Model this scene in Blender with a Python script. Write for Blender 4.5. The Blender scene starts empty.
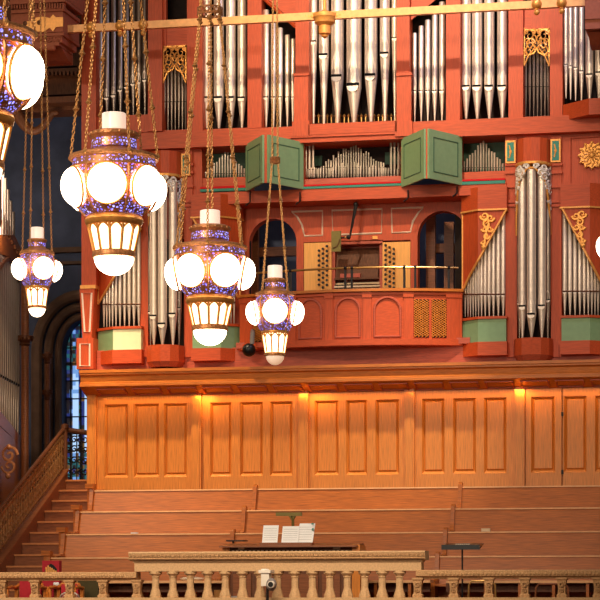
import bpy, bmesh, math, random
from mathutils import Vector, Matrix
random.seed(7)
PI = math.pi
scene = bpy.context.scene
COL = scene.collection

# ------------------------------------------------------------------ camera
F_PX = 2450.0
PSI = math.radians(12.4)
DIST = 42.0
CX, CY, CZ = DIST*math.sin(PSI), -DIST*math.cos(PSI), 1.6
RX, RY = math.cos(PSI), math.sin(PSI)
FX, FY = -math.sin(PSI), math.cos(PSI)
cam_d = bpy.data.cameras.new('camera')
cam_d.sensor_width = 36; cam_d.lens = 36*F_PX/600; cam_d.shift_y = 0.5
cam_d.clip_end = 300
cam = bpy.data.objects.new('camera', cam_d); COL.objects.link(cam)
cam.location = (CX, CY, CZ); cam.rotation_euler = (PI/2, 0, PSI)
scene.camera = cam

def tt(px, Y):
    u = (px-300)/F_PX
    return (Y-CY)/(FY+RY*u)
def X(px, Y):
    u = (px-300)/F_PX
    return CX+tt(px, Y)*(FX+RX*u)
def Z(px, py, Y): return CZ+tt(px, Y)*(600-py)/F_PX
def P(px, py, Y): return Vector((X(px, Y), Y, Z(px, py, Y)))
def PT(px, py, t):
    u = (px-300)/F_PX
    return Vector((CX+t*(FX+RX*u), CY+t*(FY+RY*u), CZ+t*(600-py)/F_PX))
def M(px, Y, n=1.0): return n*tt(px, Y)/F_PX      # pixels -> metres at a place

# ------------------------------------------------------------------ materials
def new_mat(name):
    m = bpy.data.materials.new(name); m.use_nodes = True
    nt = m.node_tree; nt.nodes.clear()
    out = nt.nodes.new('ShaderNodeOutputMaterial')
    b = nt.nodes.new('ShaderNodeBsdfPrincipled')
    nt.links.new(b.outputs[0], out.inputs[0])
    return m, nt, b
def rgb(r, g, b):
    f = lambda c: ((c/255+0.055)/1.055)**2.4 if c/255 > 0.04045 else c/255/12.92
    return (f(r), f(g), f(b), 1)
def paint(name, col, rough=0.5, metal=0.0, var=0.12, scale=12, bump=0.0, stretch=(1,1,1)):
    m, nt, b = new_mat(name)
    tc = nt.nodes.new('ShaderNodeTexCoord'); mp = nt.nodes.new('ShaderNodeMapping')
    mp.inputs['Scale'].default_value = stretch
    n = nt.nodes.new('ShaderNodeTexNoise'); n.inputs['Scale'].default_value = scale
    n.inputs['Detail'].default_value = 5
    r = nt.nodes.new('ShaderNodeValToRGB')
    c = rgb(*col)
    r.color_ramp.elements[0].color = (c[0]*(1-var), c[1]*(1-var), c[2]*(1-var), 1)
    r.color_ramp.elements[1].color = (min(1, c[0]*(1+var)), min(1, c[1]*(1+var)), min(1, c[2]*(1+var)), 1)
    r.color_ramp.elements[0].position = .3; r.color_ramp.elements[1].position = .7
    L = nt.links.new
    L(tc.outputs['Object'], mp.inputs[0]); L(mp.outputs[0], n.inputs['Vector'])
    L(n.outputs['Fac'], r.inputs[0]); L(r.outputs[0], b.inputs['Base Color'])
    b.inputs['Roughness'].default_value = rough; b.inputs['Metallic'].default_value = metal
    b.inputs['Specular IOR Level'].default_value = .3
    if bump:
        bp = nt.nodes.new('ShaderNodeBump'); bp.inputs['Strength'].default_value = bump
        bp.inputs['Distance'].default_value = .01
        L(n.outputs['Fac'], bp.inputs['Height']); L(bp.outputs[0], b.inputs['Normal'])
    return m
def emis(name, col, s, base=(1,1,1,1)):
    m, nt, b = new_mat(name)
    b.inputs['Base Color'].default_value = base
    b.inputs['Emission Color'].default_value = rgb(*col); b.inputs['Emission Strength'].default_value = s
    b.inputs['Roughness'].default_value = .3
    return m
RED = (188, 76, 36)
MAT = {
 'red': paint('red_stained_wood_upright', RED, .45, var=.16, scale=9, stretch=(6, 6, .6)),
 'redh': paint('red_stained_wood_level', RED, .45, var=.16, scale=9, stretch=(.6, 6, 6)),
 'reddark': paint('dark_red_wood', (176, 82, 58), .45, var=.2, scale=9, stretch=(.6, 6, 6)),
 'oak': paint('golden_oak_upright', (206, 126, 52), .34, var=.3, scale=9, stretch=(15, 15, .4), bump=.1),
 'oakh': paint('golden_oak_level', (188, 106, 38), .36, var=.24, scale=10, stretch=(.5, 7, 7), bump=.1),
 'pew': paint('pew_oak', (170, 94, 36), .32, var=.4, scale=9, stretch=(.45, 9, 16)),
 'pewtop': paint('pale_pew_edge', (222, 165, 110), .4, var=.1),  # paler than the pew wood below it
 'dark': paint('dark_brown_wood', (98, 56, 30), .55, var=.3, scale=8, stretch=(5, 5, 1), bump=.2),
 'shadow': paint('shadow_brown_inner_wood', (34, 22, 18), .8, var=.3),  # near-black brown, the shade inside the case put into the colour
 'maple': paint('pale_maple', (240, 174, 90), .4, var=.1, scale=8, stretch=(6, 6, .5)),
 'green': paint('sage_green_paint', (128, 160, 116), .45, var=.06),
 'greend': paint('deep_green_paint', (52, 88, 66), .5, var=.08),
 'cream': paint('cream_glare_on_green_paint', (226, 224, 180), .45, var=.04),  # green plinth whose front glare is put into the colour
 'teal': paint('teal_paint', (50, 128, 108), .5, var=.05),
 'felt': paint('red_felt', (200, 24, 30), .9, var=.05),
 'gold': paint('gilding', (232, 164, 82), .38, metal=.45, var=.15, scale=30),
 'gild': paint('matt_gilt_paint', (230, 162, 84), .42, metal=.25, var=.12, scale=20),
 'rod': paint('pale_gilded_rod', (226, 166, 104), .45, metal=.15, var=.12, scale=14),
 'chain': paint('gilt_bronze_chain', (214, 160, 98), .35, metal=.6, var=.3, scale=60),
 'scroll': paint('dark_bronze_scrollwork', (150, 106, 62), .45, metal=.5, var=.3),
 'bronze': paint('aged_bronze', (206, 142, 92), .42, metal=.45, var=.3, scale=60, bump=.3),
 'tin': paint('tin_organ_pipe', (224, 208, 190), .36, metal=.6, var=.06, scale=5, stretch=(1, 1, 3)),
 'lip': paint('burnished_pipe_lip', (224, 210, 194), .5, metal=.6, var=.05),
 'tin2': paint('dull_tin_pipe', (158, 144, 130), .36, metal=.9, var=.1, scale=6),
 'spotted': paint('old_metal_pipe', (196, 184, 166), .36, metal=.7, var=.12, scale=6),
 'silver': paint('silvered_carving', (232, 222, 204), .45, metal=.1, var=.15, scale=30),
 'black': paint('black_lacquer', (16, 15, 15), .35, var=.1),
 'mouth': paint('pipe_mouth_void', (14, 11, 10), .9, var=.1),
 'iron': paint('black_metal', (38, 34, 34), .45, metal=.5, var=.1),
 'inlay': paint('white_inlay', (238, 218, 196), .5, var=.04),
 'brass': paint('brass', (206, 160, 92), .3, metal=.8, var=.1),
 'stone': paint('buff_sandstone', (190, 152, 108), .85, var=.16, scale=40, bump=.5),
 'carved': paint('carved_sandstone', (178, 136, 92), .9, var=.3, scale=55, bump=1.0),
 'pink': paint('pink_plaster', (160, 88, 60), .7, var=.1, scale=20),
 'plaster': paint('dark_blue_plaster', (66, 74, 96), .8, var=.25, scale=2.5),
 'plbrown': paint('dark_brown_plaster', (96, 72, 56), .8, var=.3, scale=3),
 'floor': paint('dark_oak_floor', (92, 54, 34), .5, var=.2, scale=5, stretch=(.5, 6, 1)),
 'carpet': paint('dark_red_carpet', (96, 34, 30), .95, var=.15, scale=60),
 'white': paint('white_paper', (240, 238, 232), .7, var=.02),
 'whitep': paint('white_plastic', (214, 202, 184), .4, var=.03),
 'upred': paint('crimson_upholstery', (168, 34, 44), .8, var=.1),
 'olive': paint('olive_metal', (112, 98, 46), .45, metal=.3, var=.1),
 'olived': paint('dark_olive_cloth', (66, 56, 26), .8, var=.1),
 'beige': paint('beige_cloth', (222, 196, 160), .85, var=.05),
 'greyr': paint('grey_rubber', (120, 110, 104), .5, var=.05),
 'steps': paint('stair_oak', (128, 74, 42), .42, var=.25, scale=9, stretch=(.6, 7, 7)),
 'nosing': paint('lit_stair_nosing', (186, 118, 68), .4, var=.1),  # light caught by the step edges, put into a paler colour
}
MAT['globe'] = emis('lit_opal_glass', (255, 226, 188), 9.0)
MAT['lantern'] = emis('lit_cream_glass', (255, 214, 160), 4.0)
MAT['candle'] = emis('lit_alabaster_cylinder', (255, 214, 186), .7)
MAT['bowl_dim'] = emis('dim_opal_bowl', (255, 196, 150), .55)
def filigree():
    m, nt, b = new_mat('pierced_bronze_over_blue_glass')
    L = nt.links.new
    tc = nt.nodes.new('ShaderNodeTexCoord')
    v = nt.nodes.new('ShaderNodeTexVoronoi'); v.feature = 'DISTANCE_TO_EDGE'; v.inputs['Scale'].default_value = 44
    v2 = nt.nodes.new('ShaderNodeTexNoise'); v2.inputs['Scale'].default_value = 55
    L(tc.outputs['Object'], v.inputs['Vector']); L(tc.outputs['Object'], v2.inputs['Vector'])
    r = nt.nodes.new('ShaderNodeValToRGB')
    r.color_ramp.elements[0].position = .19; r.color_ramp.elements[0].color = (0, 0, 0, 1)
    r.color_ramp.elements[1].position = .25; r.color_ramp.elements[1].color = (1, 1, 1, 1)
    L(v.outputs['Distance'], r.inputs[0])
    r2 = nt.nodes.new('ShaderNodeValToRGB')
    r2.color_ramp.elements[0].position = .4; r2.color_ramp.elements[0].color = (.03, .08, .9, 1)
    r2.color_ramp.elements[1].position = .78; r2.color_ramp.elements[1].color = (.75, .7, 1, 1)
    L(v2.outputs['Fac'], r2.inputs[0]); L(r2.outputs[0], b.inputs['Emission Color'])
    mt = nt.nodes.new('ShaderNodeMath'); mt.operation = 'MULTIPLY'; mt.inputs[1].default_value = 1.9
    L(r.outputs[0], mt.inputs[0]); L(mt.outputs[0], b.inputs['Emission Strength'])
    b.inputs['Base Color'].default_value = rgb(205, 142, 100); b.inputs['Metallic'].default_value = .6
    b.inputs['Roughness'].default_value = .4
    return m
MAT['filigree'] = filigree()

# ------------------------------------------------------------------ object helpers
def world_loc(o):
    v = Vector(o.location)
    while o.parent: o = o.parent; v += Vector(o.location)
    return v
def tag(o, label=None, cat=None, group=None, kind=None):
    if label: o['label'] = label
    if cat: o['category'] = cat
    if group: o['group'] = group
    if kind: o['kind'] = kind
    return o
def thing(name, label, cat, loc, group=None):
    o = bpy.data.objects.new(name, None); COL.objects.link(o); o.location = loc
    o.empty_display_size = .1
    return tag(o, label, cat, group)
def obj(name, bm, mats, parent=None, smooth=False, label=None, cat=None, group=None, kind=None):
    if not isinstance(mats, (list, tuple)): mats = [mats]
    xs = [v.co for v in bm.verts]
    lo = Vector((min(c.x for c in xs), min(c.y for c in xs), min(c.z for c in xs)))
    hi = Vector((max(c.x for c in xs), max(c.y for c in xs), max(c.z for c in xs)))
    org = Vector(((lo.x+hi.x)/2, (lo.y+hi.y)/2, lo.z))
    for v in bm.verts: v.co -= org
    me = bpy.data.meshes.new(name)
    bmesh.ops.recalc_face_normals(bm, faces=bm.faces)
    if smooth:
        for f in bm.faces: f.smooth = True
        for e in bm.edges:
            if len(e.link_faces) == 2 and e.calc_face_angle(0) > .7: e.smooth = False
    bm.to_mesh(me); bm.free()
    for m in mats: me.materials.append(MAT[m] if isinstance(m, str) else m)
    o = bpy.data.objects.new(name, me); COL.objects.link(o)
    if parent:
        o.parent = parent; o.location = org-world_loc(parent)
    else: o.location = org
    return tag(o, label, cat, group, kind)
def struct(name, bm, mats, **k): return obj(name, bm, mats, kind='structure', **k)

def B(): return bmesh.new()
def box(bm, x0, x1, y0, y1, z0, z1, mi=0):
    vs = [bm.verts.new((x, y, z)) for z in (z0, z1) for y in (y0, y1) for x in (x0, x1)]
    for q in ((0,1,3,2), (4,5,7,6), (0,1,5,4), (2,3,7,6), (0,2,6,4), (1,3,7,5)):
        f = bm.faces.new([vs[i] for i in q]); f.material_index = mi
def pbox(bm, px0, px1, py0, py1, Y, depth=.1, mi=0):
    """box whose front face fills a pixel rectangle at plane Y"""
    pm = (px0+px1)/2
    box(bm, X(px0, Y), X(px1, Y), Y, Y+depth, Z(pm, py1, Y), Z(pm, py0, Y), mi)
def prism(bm, pts, z0, z1, mi=0, top=None):
    """vertical prism on plan points; top = optional other plan"""
    top = top or pts
    a = [bm.verts.new((p[0], p[1], z0)) for p in pts]; b = [bm.verts.new((p[0], p[1], z1)) for p in top]
    n = len(a)
    for i in range(n):
        f = bm.faces.new((a[i], a[(i+1) % n], b[(i+1) % n], b[i])); f.material_index = mi
    for r in (a, b):
        f = bm.faces.new(r); f.material_index = mi
def xprism(bm, prof, x0, x1, mi=0):
    """profile of (y,z) swept along x"""
    a = [bm.verts.new((x0, p[0], p[1])) for p in prof]; b = [bm.verts.new((x1, p[0], p[1])) for p in prof]
    n = len(a)
    for i in range(n):
        f = bm.faces.new((a[i], a[(i+1) % n], b[(i+1) % n], b[i])); f.material_index = mi
    for r in (a, b):
        f = bm.faces.new(r); f.material_index = mi
def yprism(bm, prof, y0, y1, mi=0):
    """profile of (x,z) swept along y"""
    a = [bm.verts.new((p[0], y0, p[1])) for p in prof]; b = [bm.verts.new((p[0], y1, p[1])) for p in prof]
    n = len(a)
    for i in range(n):
        f = bm.faces.new((a[i], a[(i+1) % n], b[(i+1) % n], b[i])); f.material_index = mi
    for r in (a, b):
        f = bm.faces.new(r); f.material_index = mi
def lathe(bm, prof, c, seg=16, mi=0, phase=0.0):
    """prof: list of (r,z) from bottom; c centre"""
    rings = []
    for r, z in prof:
        if r < 1e-5: rings.append([bm.verts.new((c[0], c[1], c[2]+z))])
        else: rings.append([bm.verts.new((c[0]+r*math.cos(phase+2*PI*i/seg), c[1]+r*math.sin(phase+2*PI*i/seg), c[2]+z)) for i in range(seg)])
    for a, b in zip(rings, rings[1:]):
        for i in range(seg):
            j = (i+1) % seg
            if len(a) == 1 and len(b) == 1: continue
            if len(a) == 1: f = bm.faces.new((a[0], b[i], b[j]))
            elif len(b) == 1: f = bm.faces.new((a[i], a[j], b[0]))
            else: f = bm.faces.new((a[i], a[j], b[j], b[i]))
            f.material_index = mi
    for r in (rings[0], rings[-1]):
        if len(r) > 2:
            f = bm.faces.new(r); f.material_index = mi
def tube(bm, pts, r, seg=6, mi=0, closed=False):
    pts = [Vector(p) for p in pts]; n = len(pts); rings = []
    for i, p in enumerate(pts):
        a = pts[i-1] if (i > 0 or closed) else p
        b = pts[(i+1) % n] if (i < n-1 or closed) else p
        d = (b-a).normalized() if (b-a).length > 1e-9 else Vector((0, 0, 1))
        up = Vector((0, 1, 0)) if abs(d.y) < .9 else Vector((1, 0, 0))
        u = d.cross(up).normalized(); w = d.cross(u)
        rr = r[i] if isinstance(r, (list, tuple)) else r
        rings.append([bm.verts.new(p+u*rr*math.cos(2*PI*k/seg)+w*rr*math.sin(2*PI*k/seg)) for k in range(seg)])
    m = n if closed else n-1
    for i in range(m):
        a, b = rings[i], rings[(i+1) % n]
        for k in range(seg):
            f = bm.faces.new((a[k], a[(k+1) % seg], b[(k+1) % seg], b[k])); f.material_index = mi
    if not closed:
        for rg in (rings[0], rings[-1]):
            f = bm.faces.new(rg); f.material_index = mi
def ball(bm, c, r, seg=10, rings=7, mi=0, sc=(1, 1, 1), mat=None):
    vs = []
    for i in range(rings+1):
        th = PI*i/rings
        if i in (0, rings): ring = [Vector((0, 0, math.cos(th)))]
        else: ring = [Vector((math.sin(th)*math.cos(2*PI*k/seg), math.sin(th)*math.sin(2*PI*k/seg), math.cos(th))) for k in range(seg)]
        out = []
        for v in ring:
            v = Vector((v.x*sc[0], v.y*sc[1], v.z*sc[2]))*r
            if mat: v = mat @ v
            out.append(bm.verts.new(v+Vector(c)))
        vs.append(out)
    for a, b in zip(vs, vs[1:]):
        for k in range(seg):
            j = (k+1) % seg
            if len(a) == 1: f = bm.faces.new((a[0], b[k], b[j]))
            elif len(b) == 1: f = bm.faces.new((a[k], a[j], b[0]))
            else: f = bm.faces.new((a[k], a[j], b[j], b[k]))
            f.material_index = mi
def spiral(c, r0, turns, a0, sgn=1, y=None, n=18, sx=1, sz=1):
    """points of a scroll in the xz plane"""
    out = []
    for i in range(n+1):
        s = i/n; a = a0+sgn*2*PI*turns*s; r = r0*(1-.85*s)
        out.append((c[0]+sx*r*math.cos(a), y if y is not None else c[1], c[2]+sz*r*math.sin(a)))
    return out
# ================================================================== SETTING
FLOOR_Z = 1.1
bm = B(); box(bm, -16, 16, -9.0, 7.5, FLOOR_Z-.3, FLOOR_Z); struct('floor', bm, 'carpet')
bm = B(); box(bm, -16, 16, -50, -9.0, -.2, 0); struct('floor_nave', bm, 'floor')
bm = B(); box(bm, -16, 16, 6.2, 6.5, FLOOR_Z, 16); struct('wall_back', bm, 'plaster')
bm = B()
xl = X(-130, 0)
box(bm, xl-.4, xl, -8, 6.2, FLOOR_Z, 16); struct('wall_left', bm, 'plbrown')
# arched wall that carries the window, left of the organ
YW = 4.9
bm = B()
wx0, wx1 = X(62, YW), X(104, YW); wz0 = Z(80, 480, YW); wz1 = Z(75, 352, YW)
cxw = (wx0+wx1)/2; rw = (wx1-wx0)/2
ztop = Z(50, -60, YW)
def arch_wall(bm, x0, x1, z0, z1, holes, y, depth, mi=0, mi_rev=None):
    """holes: list of top profiles [(x,z)...] left to right, open to z0"""
    if mi_rev is None: mi_rev = mi
    cur = x0
    def quad(a, b, c, d, m):
        f = bm.faces.new([bm.verts.new(p) for p in (a, b, c, d)]); f.material_index = m
    for h in holes:
        if h[0][0] > cur:
            quad((cur, y, z0), (h[0][0], y, z0), (h[0][0], y, z1), (cur, y, z1), mi)
        for a, b in zip(h, h[1:]):
            quad((a[0], y, a[1]), (b[0], y, b[1]), (b[0], y, z1), (a[0], y, z1), mi)
            quad((a[0], y, a[1]), (b[0], y, b[1]), (b[0], y+depth, b[1]), (a[0], y+depth, a[1]), mi_rev)
        for p in (h[0], h[-1]):
            quad((p[0], y, z0), (p[0], y, p[1]), (p[0], y+depth, p[1]), (p[0], y+depth, z0), mi_rev)
        cur = h[-1][0]
    quad((cur, y, z0), (x1, y, z0), (x1, y, z1), (cur, y, z1), mi)
def arch_prof(cx, r, zs, n=16, rz=None):
    rz = rz or r
    return [(cx-r*math.cos(PI*i/n), zs+rz*math.sin(PI*i/n)) for i in range(n+1)]
arch_wall(bm, X(-60, YW), X(420, YW), FLOOR_Z, ztop, [arch_prof(cxw, rw, wz1, rz=rw*1.45)], YW, .5)
struct('wall_apse', bm, 'plaster')
# deep arch mouldings around the window and ribs of the apse
bm = B()
for k, (dr, yy, rr) in enumerate(((.06, -.05, .07), (.24, -.12, .09), (.46, -.2, .11))):
    pr = arch_prof(cxw, rw+dr, wz1, n=20, rz=rw*1.45+dr)
    tube(bm, [(pr[0][0], YW+yy, FLOOR_Z+1.5)]+[(x, YW+yy, z) for x, z in pr]+[(pr[-1][0], YW+yy, FLOOR_Z+1.5)], rr, 8)
struct('trim_1', bm, 'plbrown', smooth=True)
bm = B()   # painted rib bands higher up the apse
for py, hh in ((248, 5), (262, 3)):
    pbox(bm, -20, 96, py, py+hh, YW-.12, .12)
struct('trim_2', bm, 'plbrown')
# stained glass
def glass(name, col, s):
    return emis(name, col, s, base=(.1, .1, .1, 1))
GL = [glass('pale_blue_glass', (176, 212, 252), 1.0), glass('sky_glass', (120, 172, 240), .8), glass('deep_blue_glass', (34, 60, 150), .5),
      glass('teal_glass', (30, 130, 140), .45), glass('amber_glass', (170, 120, 60), .35), glass('dark_leaded_glass', (34, 24, 40), .3)]
root = thing('window_1', 'tall arched stained-glass window behind the iron stair railing, left of the organ', 'window', (cxw, YW+.3, wz0))
root['kind'] = 'structure'
bm = B(); yg = YW+.3
cols = 14; rows = 40
zt = wz1+rw*1.45
for i in range(cols):
    for j in range(rows):
        x0 = wx0+(wx1-wx0)*i/cols; x1 = wx0+(wx1-wx0)*(i+1)/cols
        z0 = wz0+(zt-wz0)*j/rows; z1 = wz0+(zt-wz0)*(j+1)/rows
        s = (j+.5)/rows
        if s > .72: mi = random.choice([2, 2, 5, 5, 3, 4, 1])
        elif s < .18: mi = random.choice([3, 3, 5, 1, 5, 4, 2])
        elif i in (0, 4, 9, 13): mi = random.choice([5, 2, 3, 5])
        elif i in (1, 5, 8): mi = random.choice([2, 5, 1, 2, 5, 4])
        else: mi = 0 if s < .55 else random.choice([1, 1, 0])
        f = bm.faces.new([bm.verts.new(p) for p in ((x0, yg, z0), (x1, yg, z0), (x1, yg, z1), (x0, yg, z1))])
        f.material_index = mi
obj('stained_glass', bm, GL, root)
bm = B()
for py in (347, 363, 380, 398, 416, 433, 450):
    pbox(bm, 60, 108, py, py+1.2, yg-.05, .04)
for px in (70.5, 80.5, 91):
    pbox(bm, px-.6, px+.6, 320, 480, yg-.05, .04)
obj('glazing_bar', bm, 'iron', root)

# dark carved wooden canopy in the upper left, behind the corbel
r = thing('wooden_canopy', 'dark carved wooden canopy in the shadowy upper left behind the pink corbel', 'canopy', P(40, 135, 2.0))
bm = B()
for a, b_, c, d, yy in ((-30, 84, 52, 68, 1.4), (-30, 82, 70, 76, 1.2), (-30, 84, 78, 96, 1.5), (-30, 82, 98, 104, 1.25), (-30, 84, -40, 50, 1.8), (-30, 80, 104, 112, 1.6)):
    pbox(bm, a, b_, c, d, yy, .6)
obj('entablature', bm, 'dark', r)
bm = B()
for k in range(16):
    pbox(bm, 20+k*3.9, 22+k*3.9, 71, 75, 1.1, .1)
obj('dentil_row', bm, 'dark', r)
bm = B()
for k in range(26):
    a = k/25
    c = P(16+40*a, 113+18*math.sin(PI*min(1, a*1.1)), 1.5)
    ball(bm, c, M(30, 1.5, 6.5-3*a), 8, 6, sc=(1, .6, .8))
obj('acanthus_bracket', bm, 'dark', r, smooth=True)

# ================================================================== LEFT SIDE: shafts, case of side organ
def column(name, label, px, pw, pycap, pybot, Y, caps):
    o = thing(name, label, 'column', P(px, pybot, Y), 'dark polished shafts at the left')
    c = P(px, 0, Y); zb = Z(px, pybot, Y); r_ = M(px, Y, pw/2)
    bm = B(); ztp = Z(px, pycap, Y)
    lathe(bm, [(r_*1.4, 0), (r_*1.4, .08), (r_, .14), (r_, ztp-zb)], (c.x, c.y, zb), 20); obj('shaft', bm, 'steps', o, smooth=True)
    for cp in caps:
        bm = B(); zc = Z(px, cp, Y); h = M(px, Y, 5)
        lathe(bm, [(r_*1.05, -h), (r_*1.5, -h*.7), (r_*1.15, -h*.4), (r_*2.0, h*.6), (r_*2.2, h*.6), (r_*2.2, h)], (c.x, c.y, zc), 12)
        for k in range(10):
            a = 2*PI*k/10
            ball(bm, (c.x+1.75*r_*math.cos(a), c.y+1.75*r_*math.sin(a), zc+h*.3), r_*.45, 6, 5)
        obj('capital', bm, 'dark', o, smooth=True)
    return o
column('polished_shaft', 'thick dark polished column shaft beside the grey side-organ pipes, carved capital high on it', 25, 8, 280, 642, 2.6, (341,))
column('polished_shaft', 'slim dark polished column between the thick shaft and the stained-glass window', 47.5, 5, 352, 638, 4.1, (359, 395))
0 and column('polished_shaft', 'thin dark shaft in shadow just behind the thick column at far left', 38, 5, 330, 638, 4.5, (357,))
# side organ case : runs almost along the view direction
so = thing('side_organ_case', 'dark carved side organ case with dull grey pipes at the far left edge', 'organ', P(6, 560, -1.5))
def SP(s, z_px):     # s 0..1 along the case, z from pixel at that spot
    px = 0+19*s; t = 42.6+3.4*s
    return PT(px, z_px, t)
def rail_box(bm, s0, s1, pya0, pya1, pyb0, pyb1, w=.25):
    a0, a1 = SP(s0, pya0), SP(s0, pya1); b0, b1 = SP(s1, pyb0), SP(s1, pyb1)
    n = Vector((-RX, -RY, 0))*w
    v = [a0, b0, b1, a1]; q = [bm.verts.new(p) for p in v]+[bm.verts.new(p+n) for p in v]
    for f in ((0,1,2,3), (4,5,6,7), (0,1,5,4), (1,2,6,5), (2,3,7,6), (3,0,4,7)): bm.faces.new([q[i] for i in f])
bm = B()
rail_box(bm, -.4, 1.1, 190, 250, 248, 262)
rail_box(bm, -.4, 1.25, 401, 418, 440, 448, .5)
rail_box(bm, -.4, 1.15, 420, 640, 446, 640, .4)
obj('carved_cornice', bm, 'pew', so)
bm = B()
for k in range(9):
    s = -.2+.15*k; c = SP(s, 222+33*s); box(bm, c.x, c.x+.05, c.y-.03, c.y+.03, c.z-.07, c.z)
obj('dentil_row', bm, 'steps', so)
for k in range(10):
    s = -.1+k*.115; px = 19*s; r_ = .045
    c = SP(s, 0); zb = SP(s, 418+26*s).z; zt_ = SP(s, 255+14*s).z; zm = SP(s, 376+10*s).z
    bm = B()
    lathe(bm, [(.015, 0), (r_, zm-zb), (r_, zt_-zb)], (c.x, c.y, zb), 12)
    ball(bm, (c.x+.02, c.y-r_*.9, zm), .03, 6, 4, mi=1)
    obj('pipe', bm, ['tin2', 'mouth'], so, smooth=True)
for k in range(6):
    s = -.05+k*.14; c = SP(s, 0); zb = SP(s, 235).z; zt_ = SP(s, 160+80*s).z
    bm = B(); lathe(bm, [(.05, 0), (.05, zt_-zb)], (c.x, c.y, zb), 12); obj('pipe', bm, 'tin2', so, smooth=True)
bm = B()
tube(bm, spiral(PT(9, 455, 42.2), .16, 1.4, 0, 1, n=20), .025); tube(bm, spiral(PT(9, 466, 42.2), .14, 1.3, PI, 1, n=20), .022)
ball(bm, PT(9, 447, 42.2), .05); ball(bm, PT(8, 476, 42.2), .05)
obj('scroll_carving', bm, 'bronze', so, smooth=True)
bm = B()
pts = [SP(-.1+.05*i, 268-14*math.sin(PI*i/20)+12*i/20) for i in range(21)]
tube(bm, pts, .06, 6); obj('arch_moulding', bm, 'dark', so, smooth=True)

# ================================================================== STAIRS
st = thing('staircase', 'oak staircase climbing beside the pew ends at the left', 'staircase', (X(30, -2), -2.0, FLOOR_Z))
xs0 = X(66, .3); xs1 = X(96, .3)
NST = 13
for i in range(NST):
    Yf = .3-.395*i; zt_ = 3.72-.195*i
    if zt_ < FLOOR_Z+.1: break
    bm = B(); box(bm, xs0, xs1+.25, Yf, (.3 if i == 0 else Yf+.41)+ (3.4 if i == 0 else 0), zt_-.24, zt_-.03, 0)
    box(bm, xs0, xs1+.25, Yf-.03, Yf+.40+(3.4 if i == 0 else 0), zt_-.03, zt_, 1)
    obj('step', bm, ['steps', 'nosing'], st)
bm = B()     # stringer following the slope
za, ya = 3.72, .3; zb_, yb = 3.72-.195*11, .3-.395*11
xprism(bm, [(ya+.1, za+.16), (ya+.1, za-.3), (yb, zb_-.3), (yb, zb_+.22)], xs0-.12, xs0)
xprism(bm, [(ya+.1, za+.2), (ya+.1, za+.15), (yb, zb_+.15), (yb, zb_+.2)], xs0-.15, xs0+.02)
obj('stringer', bm, 'steps', st)
bm = B(); box(bm, xs0-.12, xs1+.25, .3, 3.6, FLOOR_Z, 3.48); obj('landing_base', bm, 'dark', st)

rl = thing('stair_railing', 'ornate wrought-iron scroll railing with a dark handrail running up the stairs', 'railing', (xs0-.06, -1.5, 2.0))
xr = xs0-.06
H0, H1 = .18, .88
def RP(s, h):      # s along slope 0 top ..1 bottom
    return Vector((xr, ya+.0+(yb-ya)*s, za+(zb_-za)*s+h+.16*s))
bm = B(); tube(bm, [RP(0, H1), RP(1, H1)], .034, 8); tube(bm, [RP(0, H1), (X(66, .5), .5, za+.9), (X(100, .5), .5, za+.8)], .045, 8)
obj('handrail', bm, 'dark', rl, smooth=True)
bm = B()
tube(bm, [RP(0, H0+.05), RP(1, H0+.05)], .018, 6); tube(bm, [RP(0, H1-.1), RP(1, H1-.1)], .018, 6)
N = 34
for k in range(N):
    s = (k+.5)/N; a = RP(s, H0); b_ = RP(s, H1)
    tube(bm, [a, b_], .013, 5)
    for hh, sg in ((.3, 1), (.45, -1), (.6, 1), (.72, -1)):
        c = RP(s, hh)
        pts = []
        for q in range(13):
            aa = sg*2*PI*1.2*q/12; rr = .085*(1-.75*q/12)
            pts.append((c.x-.02+.015*math.cos(aa*2), c.y+rr*math.cos(aa)*1.1, c.z+rr*math.sin(aa)))
        tube(bm, pts, .021, 5)
obj('scroll_panel', bm, 'scroll', rl, smooth=True)
bm = B()
for k in range(7):
    x = X(66, .5)+k*.1
    tube(bm, [(x, .5, za), (x, .5, za+.85)], .012, 5)
    for hh in (.15, .35, .55, .72):
        tube(bm, spiral((x+.05, .5, za+hh), .07, 1.2, k, 1 if k % 2 else -1, n=12), .014, 5)
obj('landing_scroll_panel', bm, 'iron', rl, smooth=True)
bm = B(); lathe(bm, [(.05, 0), (.05, .9), (.07, .92), (.07, .97), (.03, 1.0)], (xr, .42, za), 10); obj('newel_post', bm, 'dark', rl, smooth=True)

# ================================================================== PANELLING + CORNICE
pn = thing('oak_panelling', 'golden oak panelled wall with sunk panels under the organ gallery', 'panelling', P(340, 560, 0))
zp_top = Z(300, 392, 0); zp_bot = 2.0
xL = X(88, 0); xR = X(640, 0)
bm = B(); box(bm, xL, xR, .061, .2, zp_bot, zp_top+.1); obj('backing', bm, 'oak', pn)
zt1 = Z(300, 401, 0); zb1 = Z(300, 475.5, 0)
pil = [(88, 97), (192, 202), (299, 309), (405, 415), (515, 525), (621, 631)]
for a, b_ in pil:
    bm = B(); box(bm, X(a, 0), X(b_, 0), -.07, .06, zp_bot, zp_top+.02)
    box(bm, X(a, 0)+.025, X(b_, 0)-.025, -.085, -.065, zp_bot+.05, zp_top-.06)
    obj('pilaster', bm, 'oak', pn)
bays = [(97, 192, [(104.5, 128), (134, 159), (164, 187)]), (202, 299, [(210, 231.5), (240, 263), (270, 292.5)]),
        (309, 405, [(314.5, 338.5), (346, 367), (375.5, 399)]), (415, 515, [(422, 444.5), (453, 476), (484, 506.5)])]
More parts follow.
